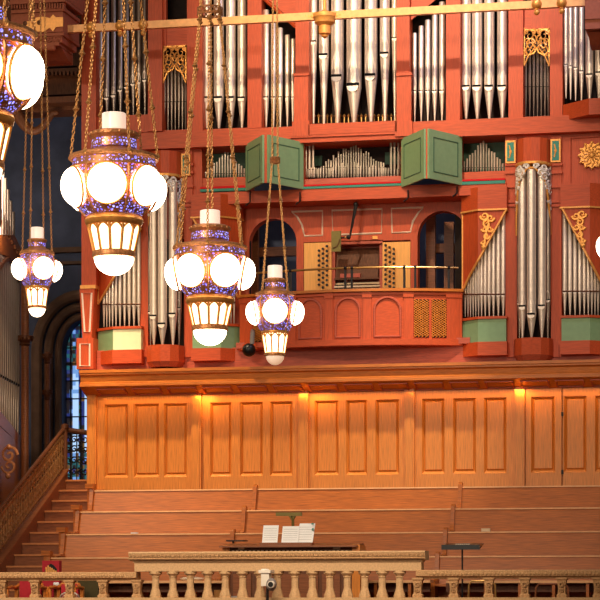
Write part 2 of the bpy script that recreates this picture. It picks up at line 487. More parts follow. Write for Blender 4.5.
def bay(parent, a, b_, pans, mat='oak'):
    bm = B()
    x0, x1 = X(a, 0), X(b_, 0)
    box(bm, x0, x1, 0, .06, zt1, zp_top+.05)
    box(bm, x0, x1, 0, .06, zp_bot, zb1)
    e = [a]+[v for p in pans for v in p]+[b_]
    for q in range(0, len(e), 2):
        box(bm, X(e[q], 0), X(e[q+1], 0), 0, .06, zb1, zt1)
    obj('stile_and_rail', bm, mat, parent)
    for p, q in pans:
        bm = B(); A0, A1 = X(p, 0), X(q, 0); w = .036
        o_ = [(A0, 0, zb1), (A1, 0, zb1), (A1, 0, zt1), (A0, 0, zt1)]
        i_ = [(A0+w, .04, zb1+w*1.6), (A1-w, .04, zb1+w*1.6), (A1-w, .04, zt1-w), (A0+w, .04, zt1-w)]
        ov = [bm.verts.new(v) for v in o_]; iv = [bm.verts.new(v) for v in [(a_[0], .058, a_[2]) for a_ in i_]]
        for k in range(4): bm.faces.new((ov[k], ov[(k+1) % 4], iv[(k+1) % 4], iv[k]))
        w2 = .02
        jv = [bm.verts.new(v) for v in [(A0+w+w2, .03, zb1+w*1.6+w2), (A1-w-w2, .03, zb1+w*1.6+w2), (A1-w-w2, .03, zt1-w-w2), (A0+w+w2, .03, zt1-w-w2)]]
        for k in range(4): bm.faces.new((iv[k], iv[(k+1) % 4], jv[(k+1) % 4], jv[k]))
        bm.faces.new(jv)
        obj('sunk_panel', bm, mat, parent)
for a, b_, pans in bays: bay(pn, a, b_, pans)
dr = thing('door_1', 'oak double door set flush in the panelling at the right', 'door', P(562, 560, 0)); dr['kind'] = 'structure'
bay(dr, 525.5, 561.5, [(531, 555)]); bay(dr, 563, 590.5, [(563.8, 586.5)]); bay(dr, 590.5, 621, [(595, 616)])
bm = B()
for py in (412, 470): pbox(bm, 561.2, 563.4, py, py+4, -.01, .05)
obj('hinge', bm, 'iron', dr)

# cornice
gc = thing('gallery_cornice', 'heavy oak cornice ledge on which the organ stands, above the panelling', 'cornice', P(340, 392, 0))
zc = lambda py, Y: Z(300, py, Y)
z_top = zc(365.5, -.42); z_fb = zc(381.5, -.40)
prof = [(3.2, z_top-.02), (3.2, z_top), (-.42, z_top), (-.42, z_top-.05), (-.40, z_top-.06), (-.40, z_top-.085), (-.35, z_top-.11),
        (-.34, z_fb+.07), (-.37, z_fb+.05), (-.37, z_fb+.03), (-.40, z_fb+.02), (-.40, z_fb-.015), (-.36, z_fb-.03), (.0, zp_top-.015), (3.2, zp_top)]
xcl = X(79.5, -.40)
bm = B(); xprism(bm, prof, xcl, xR); obj('moulded_ledge', bm, 'oakh', gc)
bm = B()     # coffer bars under the soffit
px = 97
while px < 620:
    for (u, v) in ((px, px+27),):
        a0, a1 = X(u, -.3), X(v, -.3)
        s0 = z_fb-.03-.03; 
        y0_, y1_ = -.31, -.07
        zz = lambda y: (z_fb-.03)+((y+.36)/.36)*((zp_top-.015)-(z_fb-.03))-.012
        for yy in (y0_, y1_):
            box(bm, a0, a1, yy-.008, yy+.008, zz(yy)-.006, zz(yy)+.012)
        for xx in (a0, a1):
            vs = [(xx-.012, y0_, zz(y0_)-.012), (xx+.012, y0_, zz(y0_)-.012), (xx+.012, y1_, zz(y1_)-.012), (xx-.012, y1_, zz(y1_)-.012)]
            q = [bm.verts.new(p) for p in vs]+[bm.verts.new((p[0], p[1], p[2]+.03)) for p in vs]
            for f in ((0,1,2,3), (4,5,6,7), (0,1,5,4), (1,2,6,5), (2,3,7,6), (3,0,4,7)): bm.faces.new([q[i] for i in f])
    px += 35.3
obj('soffit_coffer', bm, 'reddark', gc)

# ================================================================== PEWS
Yr = [-.55, -1.34, -2.13, -2.92]
ytop = [488.3, 509.7, 532.7, 556.6]
zr = [Z(300, ytop[k], Yr[k]) for k in range(4)]
xe = [X(91.5, Yr[0]), X(254.5, Yr[0]), X(459.5, Yr[0]), X(640, Yr[0])]
rows_n = ['back', 'second', 'third', 'front']
segs = ['left', 'middle', 'right']
where = [['against the panelling, left block ending at the stairs', 'against the panelling, middle block', 'against the panelling, right block under the door'],
         ['one step below the back row, left block', 'one step below the back row, middle block', 'one step below the back row, right block'],
         ['third row down, left block beside the stairs', 'third row down, middle block behind the music sheets', 'third row down, right block behind the music stand'],
         ['lowest row, left block behind the stone rail', 'lowest row, middle block behind the desk', 'lowest row, right block behind the stone rail']]
for k in range(4):
    zf = zr[k]-.9
    for s in range(3):
        a, b_ = xe[s]+.05, xe[s+1]-.02
        pw = thing('pew', 'oak choir pew, '+where[k][s], 'pew', ((a+b_)/2, Yr[k], zf), 'choir pews in rising tiers')
        z1 = zr[k]
        bm = B(); xprism(bm, [(Yr[k]+.04, z1-.02), (Yr[k]-.0, z1-.02), (Yr[k]-.14, z1-.5), (Yr[k]-.10, z1-.5)], a, b_)
        obj('backrest', bm, 'pew', pw)
        bm = B(); xprism(bm, [(Yr[k]+.06, z1), (Yr[k]-.012, z1), (Yr[k]-.018, z1-.022), (Yr[k]+.06, z1-.022)], a, b_)
        obj('top_rail', bm, 'pewtop', pw)
        bm = B(); box(bm, a, b_, Yr[k]-.52, Yr[k]-.08, zf+.42, zf+.46); box(bm, a, b_, Yr[k]-.14, Yr[k]-.10, zf, zf+.42)
        obj('seat', bm, 'pew', pw)
        for xx in ((a-.05, b_) if s == 2 else (a-.05,)):
            bm = B()
            xprism(bm, [(Yr[k]+.07, zf), (Yr[k]+.07, z1+.06), (Yr[k]+.0, z1+.075), (Yr[k]-.05, z1+.04), (Yr[k]-.12, z1-.25), (Yr[k]-.16, z1-.36),
                        (Yr[k]-.46, z1-.40), (Yr[k]-.5, z1-.46), (Yr[k]-.48, zf)], xx-.015, xx+.05)
            if s == 0 and xx < a:      # carved end by the stairs: cap block, arm knob
                box(bm, xx-.09, xx+.06, Yr[k]-.09, Yr[k]+.08, z1+.03, z1+.11)
                box(bm, xx-.06, xx+.04, Yr[k]-.05, Yr[k]+.07, zf, z1+.03)
                box(bm, xx-.10, xx+.04, Yr[k]-.52, Yr[k]-.36, zf+.1, z1-.37)
            else:
                ball(bm, (xx+.015, Yr[k]-.47, z1-.39), .04, 8, 6)
            obj('pew_end', bm, 'pew', pw)
# tier platforms
for k in range(4):
    bm = B(); zf = zr[k]-.9
    yb0 = Yr[k]-.56; yb1 = (-.06 if k == 0 else Yr[k-1]-.56)
    box(bm, xs1+.27 if False else xe[0]-.03, xe[3], yb0, yb1, FLOOR_Z, zf)
    obj('choir_riser', bm, 'floor', None, label='wooden choir platform tier carrying the %s row of pews' % rows_n[k], cat='platform', group='stepped choir platforms')

# ================================================================== STONE BALUSTRADE
YB = -6.6
bs = thing('stone_balustrade', 'buff stone balustrade with carved rail and squat balusters across the bottom of the picture', 'balustrade', (X(280, YB), YB, FLOOR_Z))
bm = B(); zk = Z(300, 597.5, YB)
box(bm, X(-40, YB), X(640, YB), YB-.16, YB+.2, FLOOR_Z, zk); obj('plinth', bm, 'stone', bs)
bm = B()
zl = Z(60, 572, YB)
for (p, q, pyt) in ((-40, 138, 572.2), (417, 640, 569.8)):
    z1 = Z((p+q)/2, pyt, YB); x0, x1 = X(p, YB), X(q, YB)
    xprism(bm, [(YB-.1, z1-.015), (YB-.09, z1), (YB+.14, z1), (YB+.14, z1-.125), (YB-.05, z1-.125), (YB-.06, z1-.1), (YB-.1, z1-.085)], x0, x1)
obj('low_rail', bm, 'carved', bs)
bm = B()      # scalloped edge of the low rail
for (p, q, pyt) in ((-4, 126, 572.2), (428, 604, 569.8)):
    n = int((q-p)/4)
    for i in range(n):
        c = P(p+(i+.5)*4, 0, YB-.1); z1 = Z((p+q)/2, pyt, YB)
        ball(bm, (c.x, YB-.1, z1-.055), .03, 7, 5, sc=(1, .5, .8))
obj('low_rail_carving', bm, 'carved', bs, smooth=True)
bm = B(); z1 = Z(276, 551.2, YB-.14)
a, b_ = X(128.5, YB-.14), X(425, YB-.14); c_, d = X(134, YB-.1), X(421, YB-.1)
xprism(bm, [(YB-.15, z1-.02), (YB-.14, z1), (YB+.2, z1), (YB+.2, z1-.13), (YB-.08, z1-.13), (YB-.10, z1-.12)], a, b_)
obj('raised_rail', bm, 'stone', bs)
bm = B(); box(bm, c_, d, YB-.08, YB+.14, z1-.285, z1-.13); box(bm, c_-.02, d+.02, YB-.095, YB+.14, z1-.155, z1-.13); obj('raised_band', bm, 'stone', bs)
bm = B()
n = 66
for i in range(n):
    x = a+(b_-a)*(i+.5)/n
    tube(bm, [(x-.03, YB-.14, z1-.045), (x-.01, YB-.155, z1-.075), (x+.015, YB-.15, z1-.045), (x+.03, YB-.15, z1-.08)], .013, 5)
tube(bm, [(a, YB-.15, z1-.1), (b_, YB-.15, z1-.1)], .014, 6)
obj('raised_rail_carving', bm, 'carved', bs, smooth=True)
hb = z1-.285-zk
for i in range(15):
    px = 155.6+17.43*i; c = P(px, 0, YB-.0)
    bm = B(); s = hb/.38
    w = .085
    prof = [(w*1.0, 0), (w*1.0, .03*s), (w*.92, .05*s), (w*.8, .08*s), (w*.6, .14*s), (w*.62, .22*s), (w*.58, .28*s), (w*.72, .295*s), (w*.62, .305*s), (w*.85, .33*s), (w*1.1, .345*s), (w*1.1, hb)]
    lathe(bm, prof, (c.x, YB, zk), 8, phase=PI/8)
    obj('column_baluster', bm, 'stone', bs)
for px in (2.5, 35.5, 70, 103.5, 137.5, 418, 454, 489, 525, 562, 598):
    c = P(px, 0, YB); zt_ = Z(60, 580, YB) if px < 300 else Z(520, 577.5, YB)
    h = zt_-zk; w = .085; bm = B()
    pf = [(w*1.15, 0), (w*1.15, h*.12), (w*.9, h*.2), (w*.82, h*.45), (w*1.0, h*.7), (w*1.05, h*.85), (w*1.3, h*.9), (w*1.3, h)]
    lathe(bm, pf, (c.x, YB, zk), 4, phase=PI/4)
    tube(bm, spiral((c.x, YB-.075, zk+h*.62), .045, 1.3, 0, 1, n=12), .012, 5)
    tube(bm, spiral((c.x, YB-.07, zk+h*.35), .035, 1.3, PI, -1, n=12), .01, 5)
    obj('carved_baluster', bm, 'carved', bs)
# ================================================================== ORGAN
YF = -.10
org = thing('pipe_organ', 'large red-stained pipe organ with silver pipes, gilt carving and open green shutters', 'organ', P(345, 362, .4))
z_ped = z_top
TOPZ = Z(300, -45, 0)
def rect(name, px0, px1, py0, py1, Y, depth, mat, parent=org, **k):
    bm = B(); pbox(bm, px0, px1, py0, py1, Y, depth); return obj(name, bm, mat, parent, **k)

# --- facade pipe
def pipe(parent, px, w, ptop, pmouth, pfoot, Y, mat='tin', name='facade_pipe', seg=None):
    c = P(px, 0, Y); r_ = M(px, Y, w/2)
    zf, zm, zt_ = Z(px, pfoot, Y), Z(px, pmouth, Y), Z(px, ptop, Y)
    seg = seg or (20 if w > 6 else 12 if w > 3 else 8)
    bm = B()
    lathe(bm, [(r_*.22, 0), (r_*.98, zm-zf-r_*.25), (r_, zm-zf+r_*.2), (r_, zt_-zf-.01), (r_*.85, zt_-zf)], (c.x, Y, zf), seg)
    # mouth: dark slot, upper lip leaf, lower lip
    hw = r_*.78; f = Y-r_*.96
    box(bm, c.x-hw, c.x+hw, f-r_*.1, Y-r_*.4, zm-r_*.16, zm+r_*.22, 1)
    if w > 3:
        hl = r_*(3.4 if w > 6 else 3)
        n = 6
        L, R_, C_ = [], [], []
        for i in range(n+1):
            s = i/n; ww = hw*math.sqrt(max(0, 1-s**1.6)); z = zm+r_*.22+hl*s
            yy = -math.sqrt(max(.0, r_*r_-ww*ww))-r_*.03
            L.append(bm.verts.new((c.x-ww, Y+yy, z))); R_.append(bm.verts.new((c.x+ww, Y+yy, z)))
            C_.append(bm.verts.new((c.x, Y-r_*(.78+.25*s), z)))
        for i in range(n):
            for a, b_ in ((L, C_), (C_, R_)):
                try: bm.faces.new((a[i], b_[i], b_[i+1], a[i+1])).material_index = 2
                except Exception: pass
        # lower lip half round
        pts = [(c.x+hw*math.cos(PI+PI*i/8), zm-r_*.16+r_*.8*math.sin(PI+PI*i/8)) for i in range(9)]
        yprism(bm, pts, f-r_*.06, Y-r_*.3, 2)
    return obj(name, bm, [mat, 'mouth', 'lip'], parent, smooth=True)

# --- backs
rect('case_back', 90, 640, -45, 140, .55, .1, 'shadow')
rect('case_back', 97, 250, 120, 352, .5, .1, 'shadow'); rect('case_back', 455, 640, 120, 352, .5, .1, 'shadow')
# --- outer left pillar
bm = B(); pbox(bm, 81.5, 96, -45, 286, -.12, .45); obj('corner_pillar', bm, 'red', org)
rect('pillar_collar', 80, 95.5, 285, 288.5, -.15, .4, 'gild', label='thin gilt collar round the corner pillar')
bm = B(); Yp = -.14
x0, x1 = X(79.5, Yp), X(94.5, Yp); x2, x3 = X(82.5, Yp), X(91.5, Yp)
yprism(bm, [(x2, Z(87, 338, Yp)), (x3, Z(87, 338, Yp)), (x1, Z(87, 289, Yp)), (x0, Z(87, 289, Yp))], Yp, Yp+.4)
obj('tapered_pedestal', bm, 'red', org)
bm = B(); pbox(bm, 76.5, 93.3, 338, 369, -.2, .5); obj('pedestal_block', bm, 'red', org)
def inlay(pts, Y, parent=org, mat='inlay', r_=.017, name='inlay_line'):
    bm = B(); tube(bm, [P(x, y, Y) for x, y in pts], r_, 4, closed=True); return obj(name, bm, mat, parent)
inlay([(82, 293), (91.5, 293), (89.5, 332), (84.5, 332)], Yp-.005)
inlay([(79.8, 344), (89.5, 344), (89.5, 366), (79.8, 366)], -.205)

# --- upper posts
posts = [(148, 162, -45, 131), (187, 202.5, -45, 131), (247.5, 261.5, -45, 128), (295.5, 309, -45, 124), (396.5, 409.5, -45, 122),
         (446, 460, -45, 120), (508.5, 523, -45, 118), (550, 562.5, -45, 116)]
for a, b_, c_, d in posts: rect('case_post', a, b_, c_, d, -.10, .3, 'red')
for a, b_ in ((294, 308.3), (396.8, 411)):
    rect('post_block', a, b_, 75, 123, -.15, .1, 'red'); rect('post_capping', a-.6, b_+.6, 72.5, 75.5, -.18, .14, 'red')
    rect('post_base', a-2, b_+1.2, 121, 136, -.27, .2, 'red')
# --- main beam
bm = B(); zb0, zb1_ = Z(480, 135.5, -.22), Z(480, 118.8, -.22)
box(bm, X(97, -.22), X(640, -.22), -.22, .5, zb0, zb1_); obj('main_beam', bm, 'redh', org)
rect('beam_front_block', 308, 397, 122.3, 133, -.27, .1, 'redh')
bm = B(); z_ = Z(350, 134, -.25); box(bm, X(290, -.25), X(413, -.25), -.26, -.2, z_-.03, z_+.012); obj('beam_moulding', bm, 'redh', org)

def flat(px0, px1, pfoot, Y=.12, depth=.34):
    bm = B(); pbox(bm, px0, px1, pfoot, pfoot+3, Y-.12, depth); return obj('pipe_rack', bm, 'redh', org)
# far left dark flat
f = flat(97, 148, 115.5); rect('case_panel', 97, 148, 116, 133, -.05, .2, 'red')
for i, px in enumerate((100.5, 107, 113.8, 120.5, 127, 133.3, 139.2, 145)):
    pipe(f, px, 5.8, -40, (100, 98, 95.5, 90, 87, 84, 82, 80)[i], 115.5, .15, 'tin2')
# left grille section
def grille(px0, px1, pt, pb, Y):
    """gilt carved screen: frame top, paired scrolls, pointed lower edge"""
    bm = B(); w = px1-px0; cx = (px0+px1)/2; g = M(cx, Y, 1)
    pbox(bm, px0, px1, pt, pt+2, Y, .04); pbox(bm, px0, px0+1.3, pt, pb+3, Y, .04); pbox(bm, px1-1.3, px1, pt, pb+3, Y, .04)
    h = pb-pt
    tube(bm, [P(px0+.5, pb+3, Y), P(px0+w*.2, pb-h*.22, Y-.01), P(px0+w*.42, pb-h*.3, Y-.01), P(cx, pb-h*.42, Y-.01), P(px1-w*.42, pb-h*.3, Y-.01), P(px1-w*.2, pb-h*.22, Y-.01), P(px1-.5, pb+3, Y)], g*.9, 6)
    for sx in (-1, 1):
        for (ux, uy, rr, tn, a0, sg) in ((.27, .2, .2, 1.3, 0, 1), (.24, .46, .2, 1.4, PI, -1), (.12, .32, .14, 1.2, PI/2, 1), (.38, .36, .12, 1.1, -PI/2, -1), (.3, .66, .15, 1.2, PI/2, -1), (.1, .58, .12, 1.0, 0, 1), (.4, .08, .1, 1, 0, -1), (.1, .1, .1, 1, 1, 1), (.42, .75, .1, 1, 0, 1)):
            c = P(cx+sx*ux*w, pt+uy*h, Y)
            tube(bm, spiral(c, rr*w*g, tn, a0, sg, n=14, sx=sx, sz=1.25), [g*.85*(1-.5*q/14) for q in range(15)], 5)
        tube(bm, [P(cx+sx*w*.05, pt+2, Y), P(cx+sx*w*.2, pt+h*.3, Y), P(cx+sx*w*.08, pt+h*.55, Y), P(cx+sx*w*.36, pb-h*.12, Y)], g*.8, 5)
    return obj('gilded_screen', bm, 'gold', org, smooth=True)
f = flat(162, 187, 131)
rect('case_panel', 162, 187, 20, 46, .0, .1, 'redh'); rect('case_panel', 162, 166, -45, 46, -.03, .1, 'red')
grille(162.5, 186.5, 45.5, 80, -.03)
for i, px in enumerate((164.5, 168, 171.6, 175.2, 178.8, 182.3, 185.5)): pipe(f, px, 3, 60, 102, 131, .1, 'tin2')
# left flat of four
f = flat(202, 248, 128.5)
for px, w in ((207, 9.5), (219, 10.5), (231, 10), (242, 9)): pipe(f, px, w, -40, 98.3, 128.5, .12)
# stepped flat left of centre and its twin
f = flat(262, 296, 127)
for px, w, tp in ((266.3, 6, 10), (273.5, 5.5, 20), (280.3, 5.5, 28), (287.3, 4.8, 35), (292.8, 4, 39)): pipe(f, px, w, tp, 97.5, 127, .1)
bm = B(); Y = .02; yprism(bm, [(X(262, Y), TOPZ), (X(262, Y), Z(262, 6, Y)), (X(296, Y), Z(296, 32, Y)), (X(296, Y), TOPZ)], Y, Y+.03) if False else tube(bm, [P(262, -3, Y), P(296, 27, Y)], .03, 4)
obj('raking_rail', bm, 'red', org)
bm = B(); Y = .02; yprism(bm, [(X(262, Y), TOPZ), (X(262, Y), Z(262, -6, Y)), (X(296, Y), Z(296, 24, Y)), (X(296, Y), TOPZ)], Y, Y+.03); obj('case_panel', bm, 'redh', org)
f = flat(409, 447, 122)
for px, w, tp in ((414.8, 4.3, 33), (421.2, 5, 26), (427.8, 5.5, 20), (434.7, 5.8, 11), (442, 6, 2)): pipe(f, px, w, tp, 91, 122, .1)
bm = B(); yprism(bm, [(X(409, Y), TOPZ), (X(409, Y), Z(409, 22, Y)), (X(447, Y), Z(447, -10, Y)), (X(447, Y), TOPZ)], Y, Y+.03); obj('case_panel', bm, 'redh', org)
# centre flat
f = flat(309, 397, 123.5)
for px, w, pm in ((313.6, 8, 42), (324, 10.5, 55.5), (337.5, 13, 77), (354, 15.5, 86), (371, 13, 76), (385, 10.5, 54), (394.8, 6.5, 38.5)):
    pipe(f, px, w, -40, pm, 123.5, .12)
bm = B()
for k in range(20):
    px = 311+k*4.3; c = P(px, 0, .0)
    lathe(bm, [(.012, 0), (.012, .1), (.03, .12), (.0, .16)], (c.x, .28, Z(px, 123, .28)), 6)
obj('small_rack_pin', bm, 'brass', org)
# right flat of four
f = flat(460, 509, 119)
for px, w in ((466.2, 9.8), (477.2, 10.5), (489.3, 10.5), (502.3, 10.5)): pipe(f, px, w, -40, 87, 119, .12)
# right grille section
f = flat(523, 550, 116.5)
rect('case_panel', 523, 550, 8, 29, .0, .1, 'redh'); rect('case_panel', 531, 550, -45, 29, -.03, .1, 'red')
grille(523.5, 549.8, 28.5, 63, -.03)
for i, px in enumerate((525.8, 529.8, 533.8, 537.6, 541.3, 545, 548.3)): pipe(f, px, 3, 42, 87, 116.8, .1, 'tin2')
# right projecting tower
fp = [(X(563, .1), .1), (X(563, -.12), -.12), (X(589, -.55), -.55), (X(618, -.55), -.55), (X(640, .1), .1)]
bm = B(); prism(bm, fp, Z(589, 114.5, -.55), Z(589, 98.5, -.55)); f = obj('tower_base', bm, 'redh', org)
for px, w, pm, pf, Y in ((566, 4.5, 65, 97, -.02), (570.6, 4.6, 66.5, 98, -.1), (575.6, 4.8, 68, 99, -.18), (581.5, 5.4, 71.5, 99.5, -.26), (589.5, 8, 75, 100, -.36), (599, 8, 73, 99.5, -.36), (608, 8, 71, 99.5, -.36)):
    pipe(f, px, w, -40, pm, pf+1.5, Y, name='tower_pipe')

# --- wall between beam and lower cases
rect('case_panel', 97, 202, 131, 240, -.02, .3, 'red'); rect('case_panel', 505, 640, 128, 215, -.02, .3, 'red')
bm = B()
for a in ((571, 138, 634, 203),): tube(bm, [P(a[0], a[1]+.5, -.03), P(a[2], a[1]-3, -.03), P(a[2], a[3], -.03), P(a[0], a[3], -.03)], .012, 4, closed=True)
obj('panel_moulding', bm, 'reddark', org)
for (a, b_) in ((140.5, 148), (184, 192.5), (505.5, 517), (551, 561.5)):
    bm = B(); pbox(bm, a, b_, 136, 357, -.06, .3)
    for py in (163, 171, 185, 200, 204): pbox(bm, a-.6, b_+.6, py, py+2.6, -.10, .1)
    obj('case_stile', bm, 'red', org)
for a, b_, c_, d in ((181, 190, 153.5, 175.5), (505.5, 515.5, 140.5, 163), (550.5, 560.5, 139, 162)):
    bm = B(); pbox(bm, a, b_, c_, d, -.13, .06, 0); pbox(bm, a+1.6, b_-1.6, c_+1.8, d-1.8, -.14, .05, 1)
    c = P((a+b_)/2, (c_+d)/2, -.14); ball(bm, c, .025, 8, 6, mi=0, sc=(1, .5, 1.3)); tube(bm, [P((a+b_)/2-1.2, c_+5, -.14), P((a+b_)/2+.3, (c_+d)/2, -.145), P((a+b_)/2-1.2, d-5, -.14)], .012, 5)
    obj('gilt_plaque', bm, ['gild', 'teal'], org, label='small green plaque in a gilt frame')

# --- brustwerk (small pipe chests)
bm = B()
zs0, zs1 = Z(350, 199.5, -.12), Z(350, 187.5, -.12)
box(bm, X(200, -.12), X(506, -.12), -.12, .52, zs0, zs1); obj('chest_beam', bm, 'redh', org)
for a_ in ((300.5, 304, 141, 188), (400.8, 404, 139, 188), (246, 249, 146, 190), (458, 460, 137, 188)): rect('chest_post', *a_, -.08, .4, 'red')
rect('chest_back', 198, 250, 140, 194, .45, .03, 'greend'); rect('chest_back', 456, 507, 134, 190, .45, .03, 'greend')
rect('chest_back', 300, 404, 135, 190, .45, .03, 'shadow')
rect('chest_lining', 303, 322, 156, 166, .4, .03, 'greend'); rect('chest_lining', 385, 401, 152, 164, .4, .03, 'greend')
def mix_pipe(f, px, w, pt, pfoot, Y, pm=None):
    c = P(px, 0, Y); r_ = M(px, Y, w/2); zf = Z(px, pfoot, Y); zt_ = Z(px, pt, Y); zm = Z(px, pm, Y) if pm else zf+(zt_-zf)*.25
    bm = B(); lathe(bm, [(r_*.3, 0), (r_, zm-zf), (r_, zt_-zf)], (c.x, Y, zf), 8)
    box(bm, c.x-r_*.7, c.x+r_*.7, Y-r_*1.05, Y-r_*.5, zm, zm+r_*.5, 1)
    return obj('small_pipe', bm, ['spotted' if random.random() < .6 else 'tin', 'mouth'], f, smooth=True)
# left chest
bm = B(); pbox(bm, 200, 249, 177.5, 186.5, .0, .4); f = obj('wind_chest', bm, 'redh', org)
rect('felt_strip', 200, 249, 186, 188.2, -.135, .05, 'felt'); rect('teal_strip', 200, 249, 188.4, 191, -.14, .06, 'teal')
for i in range(17):
    px = 203+i*2.75; d = abs(px-226.5); mix_pipe(f, px, 1.9, 151+d*1.02+random.uniform(-1, 1), 177.5, .12+.04*(i % 2), 174)
# right chest
bm = B(); pbox(bm, 460, 505, 171.5, 179, .0, .4); f = obj('wind_chest', bm, 'redh', org)
rect('felt_strip', 460, 505, 178.8, 180.6, -.135, .05, 'felt'); rect('teal_strip', 460, 505, 181, 184, -.14, .06, 'teal')
for i in range(16):
    px = 461.5+i*2.75; d = abs(px-483); mix_pipe(f, px, 1.9, 141+d*1.1+random.uniform(-1, 1), 171.5, .12+.04*(i % 2), 168)
# centre chest
bm = B(); pbox(bm, 303.5, 401, 177.5, 183, -.02, .42); f = obj('wind_chest', bm, 'reddark', org)
rect('felt_strip', 303.5, 401, 183, 184.6, -.135, .05, 'felt'); rect('teal_strip', 303.5, 401, 185, 187.2, -.14, .06, 'teal')
for px in (306, 309.5, 313): mix_pipe(f, px, 2.4, 145+random.uniform(-1, 1), 177.5, .1, 170)
for px in (391, 394.5, 398.5): mix_pipe(f, px, 2.4, 142+random.uniform(-1, 1), 177.5, .1, 170)
for i in range(30):
    px = 316+i*2.5; d = abs(px-353)
    tp = 145+d*.62+max(0, d-20)*.1+random.uniform(-2.5, 2.5)
    mix_pipe(f, px, 1.7, tp, 177.5, .22+.04*(i % 2), 168)
for i in range(31):
    px = 305+i*3.08; mix_pipe(f, px, 1.5, 169+random.uniform(-2.5, 1.5)-max(0, 6-abs(px-353)*.2), 177.5, .06, 174.5)

# shutters
def leaf(p0, p1, pyt0, pyb0, name='shutter'):
    """p0,p1 plan points; z range from pixels at hinge"""
    a = Vector((p0[0], p0[1], 0)); b_ = Vector((p1[0], p1[1], 0)); d = (b_-a).normalized(); n = Vector((d.y, -d.x, 0))
    if n.y > 0: n = -n
    w = (b_-a).length; z0, z1 = pyb0, pyt0
    def slab(s0, s1, za_, zb_, o0, o1, bm):
        q = []
        for zz in (za_, zb_):
            for s, o in ((s0, o0), (s1, o0), (s1, o1), (s0, o1)):
                p = a+d*s+n*o; q.append(bm.verts.new((p.x, p.y, zz)))
        for f in ((0,1,2,3), (4,5,6,7), (0,1,5,4), (1,2,6,5), (2,3,7,6), (3,0,4,7)): bm.faces.new([q[i] for i in f])
    bm = B(); slab(0, w, z0, z1, 0, .035, bm); lf = obj(name, bm, 'green', org)
    bm = B(); m = .13*w
    slab(m, m+.014, z0+.12, z1-.12, .034, .042, bm); slab(w-m-.014, w-m, z0+.12, z1-.12, .034, .042, bm)
    slab(m, w-m, z0+.12, z0+.134, .034, .042, bm); slab(m, w-m, z1-.134, z1-.12, .034, .042, bm)
    obj('shutter_moulding', bm, 'greend', lf)
    return lf
Ys = -.12; dep = .8
zt_r, zb_r = Z(403, 139, Ys), Z(403, 187.5, Ys)
def vtx(px): return (X(px, Ys-dep), Ys-dep)
leaf((X(403, Ys), Ys), vtx(425.8), zt_r, zb_r); leaf(vtx(427.4), (X(460.5, Ys), Ys), zt_r, zb_r)
zt_l, zb_l = Z(302, 142.5, Ys), Z(302, 189.5, Ys)
leaf((X(247.5, Ys), Ys), vtx(264.3), zt_l, zb_l); leaf(vtx(267), (X(302, Ys), Ys), zt_l, zb_l)
for px0, px1 in ((264.3, 267), (425.8, 427.4)):      # raw edge strip between the leaves
    bm = B(); zz = (zt_l, zb_l) if px0 < 300 else (zt_r, zb_r)
    box(bm, X(px0, Ys-dep), X(px1, Ys-dep), Ys-dep+.01, Ys-dep+.04, zz[1], zz[0]); obj('hinge_strip', bm, 'red', org)
for px, py, pb in ((250, 191, 205), (408, 190, 201), (457, 186, 196), (300, 192, 204)):
    bm = B(); tube(bm, [P(px, py, -.2), P(px, pb-3, -.2), P(px-3.5, pb, -.2), P(px-4.5, pb+.5, -.2)], .015, 5); obj('shutter_stay', bm, 'iron', org)

# --- console wall with two arches
YC = .45
zc0 = z_top; zc1 = Z(350, 196, YC)
bm = B()
hL = [(x, z) for x, z in arch_prof((X(249, YC)+X(296.5, YC))/2, (X(296.5, YC)-X(249, YC))/2, Z(272, 243, YC))]
hR = arch_prof((X(417.5, YC)+X(467, YC))/2, (X(467, YC)-X(417.5, YC))/2, Z(442, 236, YC))
hc = [(X(303.5, YC), Z(356, 241.5, YC)), (X(410.5, YC), Z(356, 241.5, YC))]
hL = [(hL[0][0], hL[0][1])]+hL[1:]
arch_wall(bm, X(192, YC), X(470, YC), zc0, zc1, [hL, hc, hR], YC, .22)
obj('console_wall', bm, 'red', org)
zi = YC-.01
inlay([(332, 210.5), (382, 208.8), (381.5, 233), (333, 235)], zi); inlay([(391.5, 208.5), (423.5, 207.3), (418, 213), (413, 221), (410.5, 232), (392, 232.8)], zi)
inlay([(322.5, 210.8), (291.5, 211.8), (297, 216.5), (302, 225), (304.5, 236), (322.3, 235.3)], zi)
# interior seen through the arches
rect('inner_wall', 200, 480, 190, 365, 2.0, .05, 'plaster')
for a_ in ((245, 300, 247, 256, 1.5, .15), (436, 480, 243, 252, 1.5, .15), (444, 453.5, 222, 300, 1.4, .1), (426, 435, 215, 300, 1.2, .12), (250, 258, 215, 300, 1.3, .1)): rect('inner_beam', *a_, 'steps')
rect('gallery_floor', 236, 470, 340, 346, -.1, 2.1, 'reddark')
# --- pedestal band
rect('organ_plinth', 97, 640, 344.5, 372, -.02, .5, 'reddark')

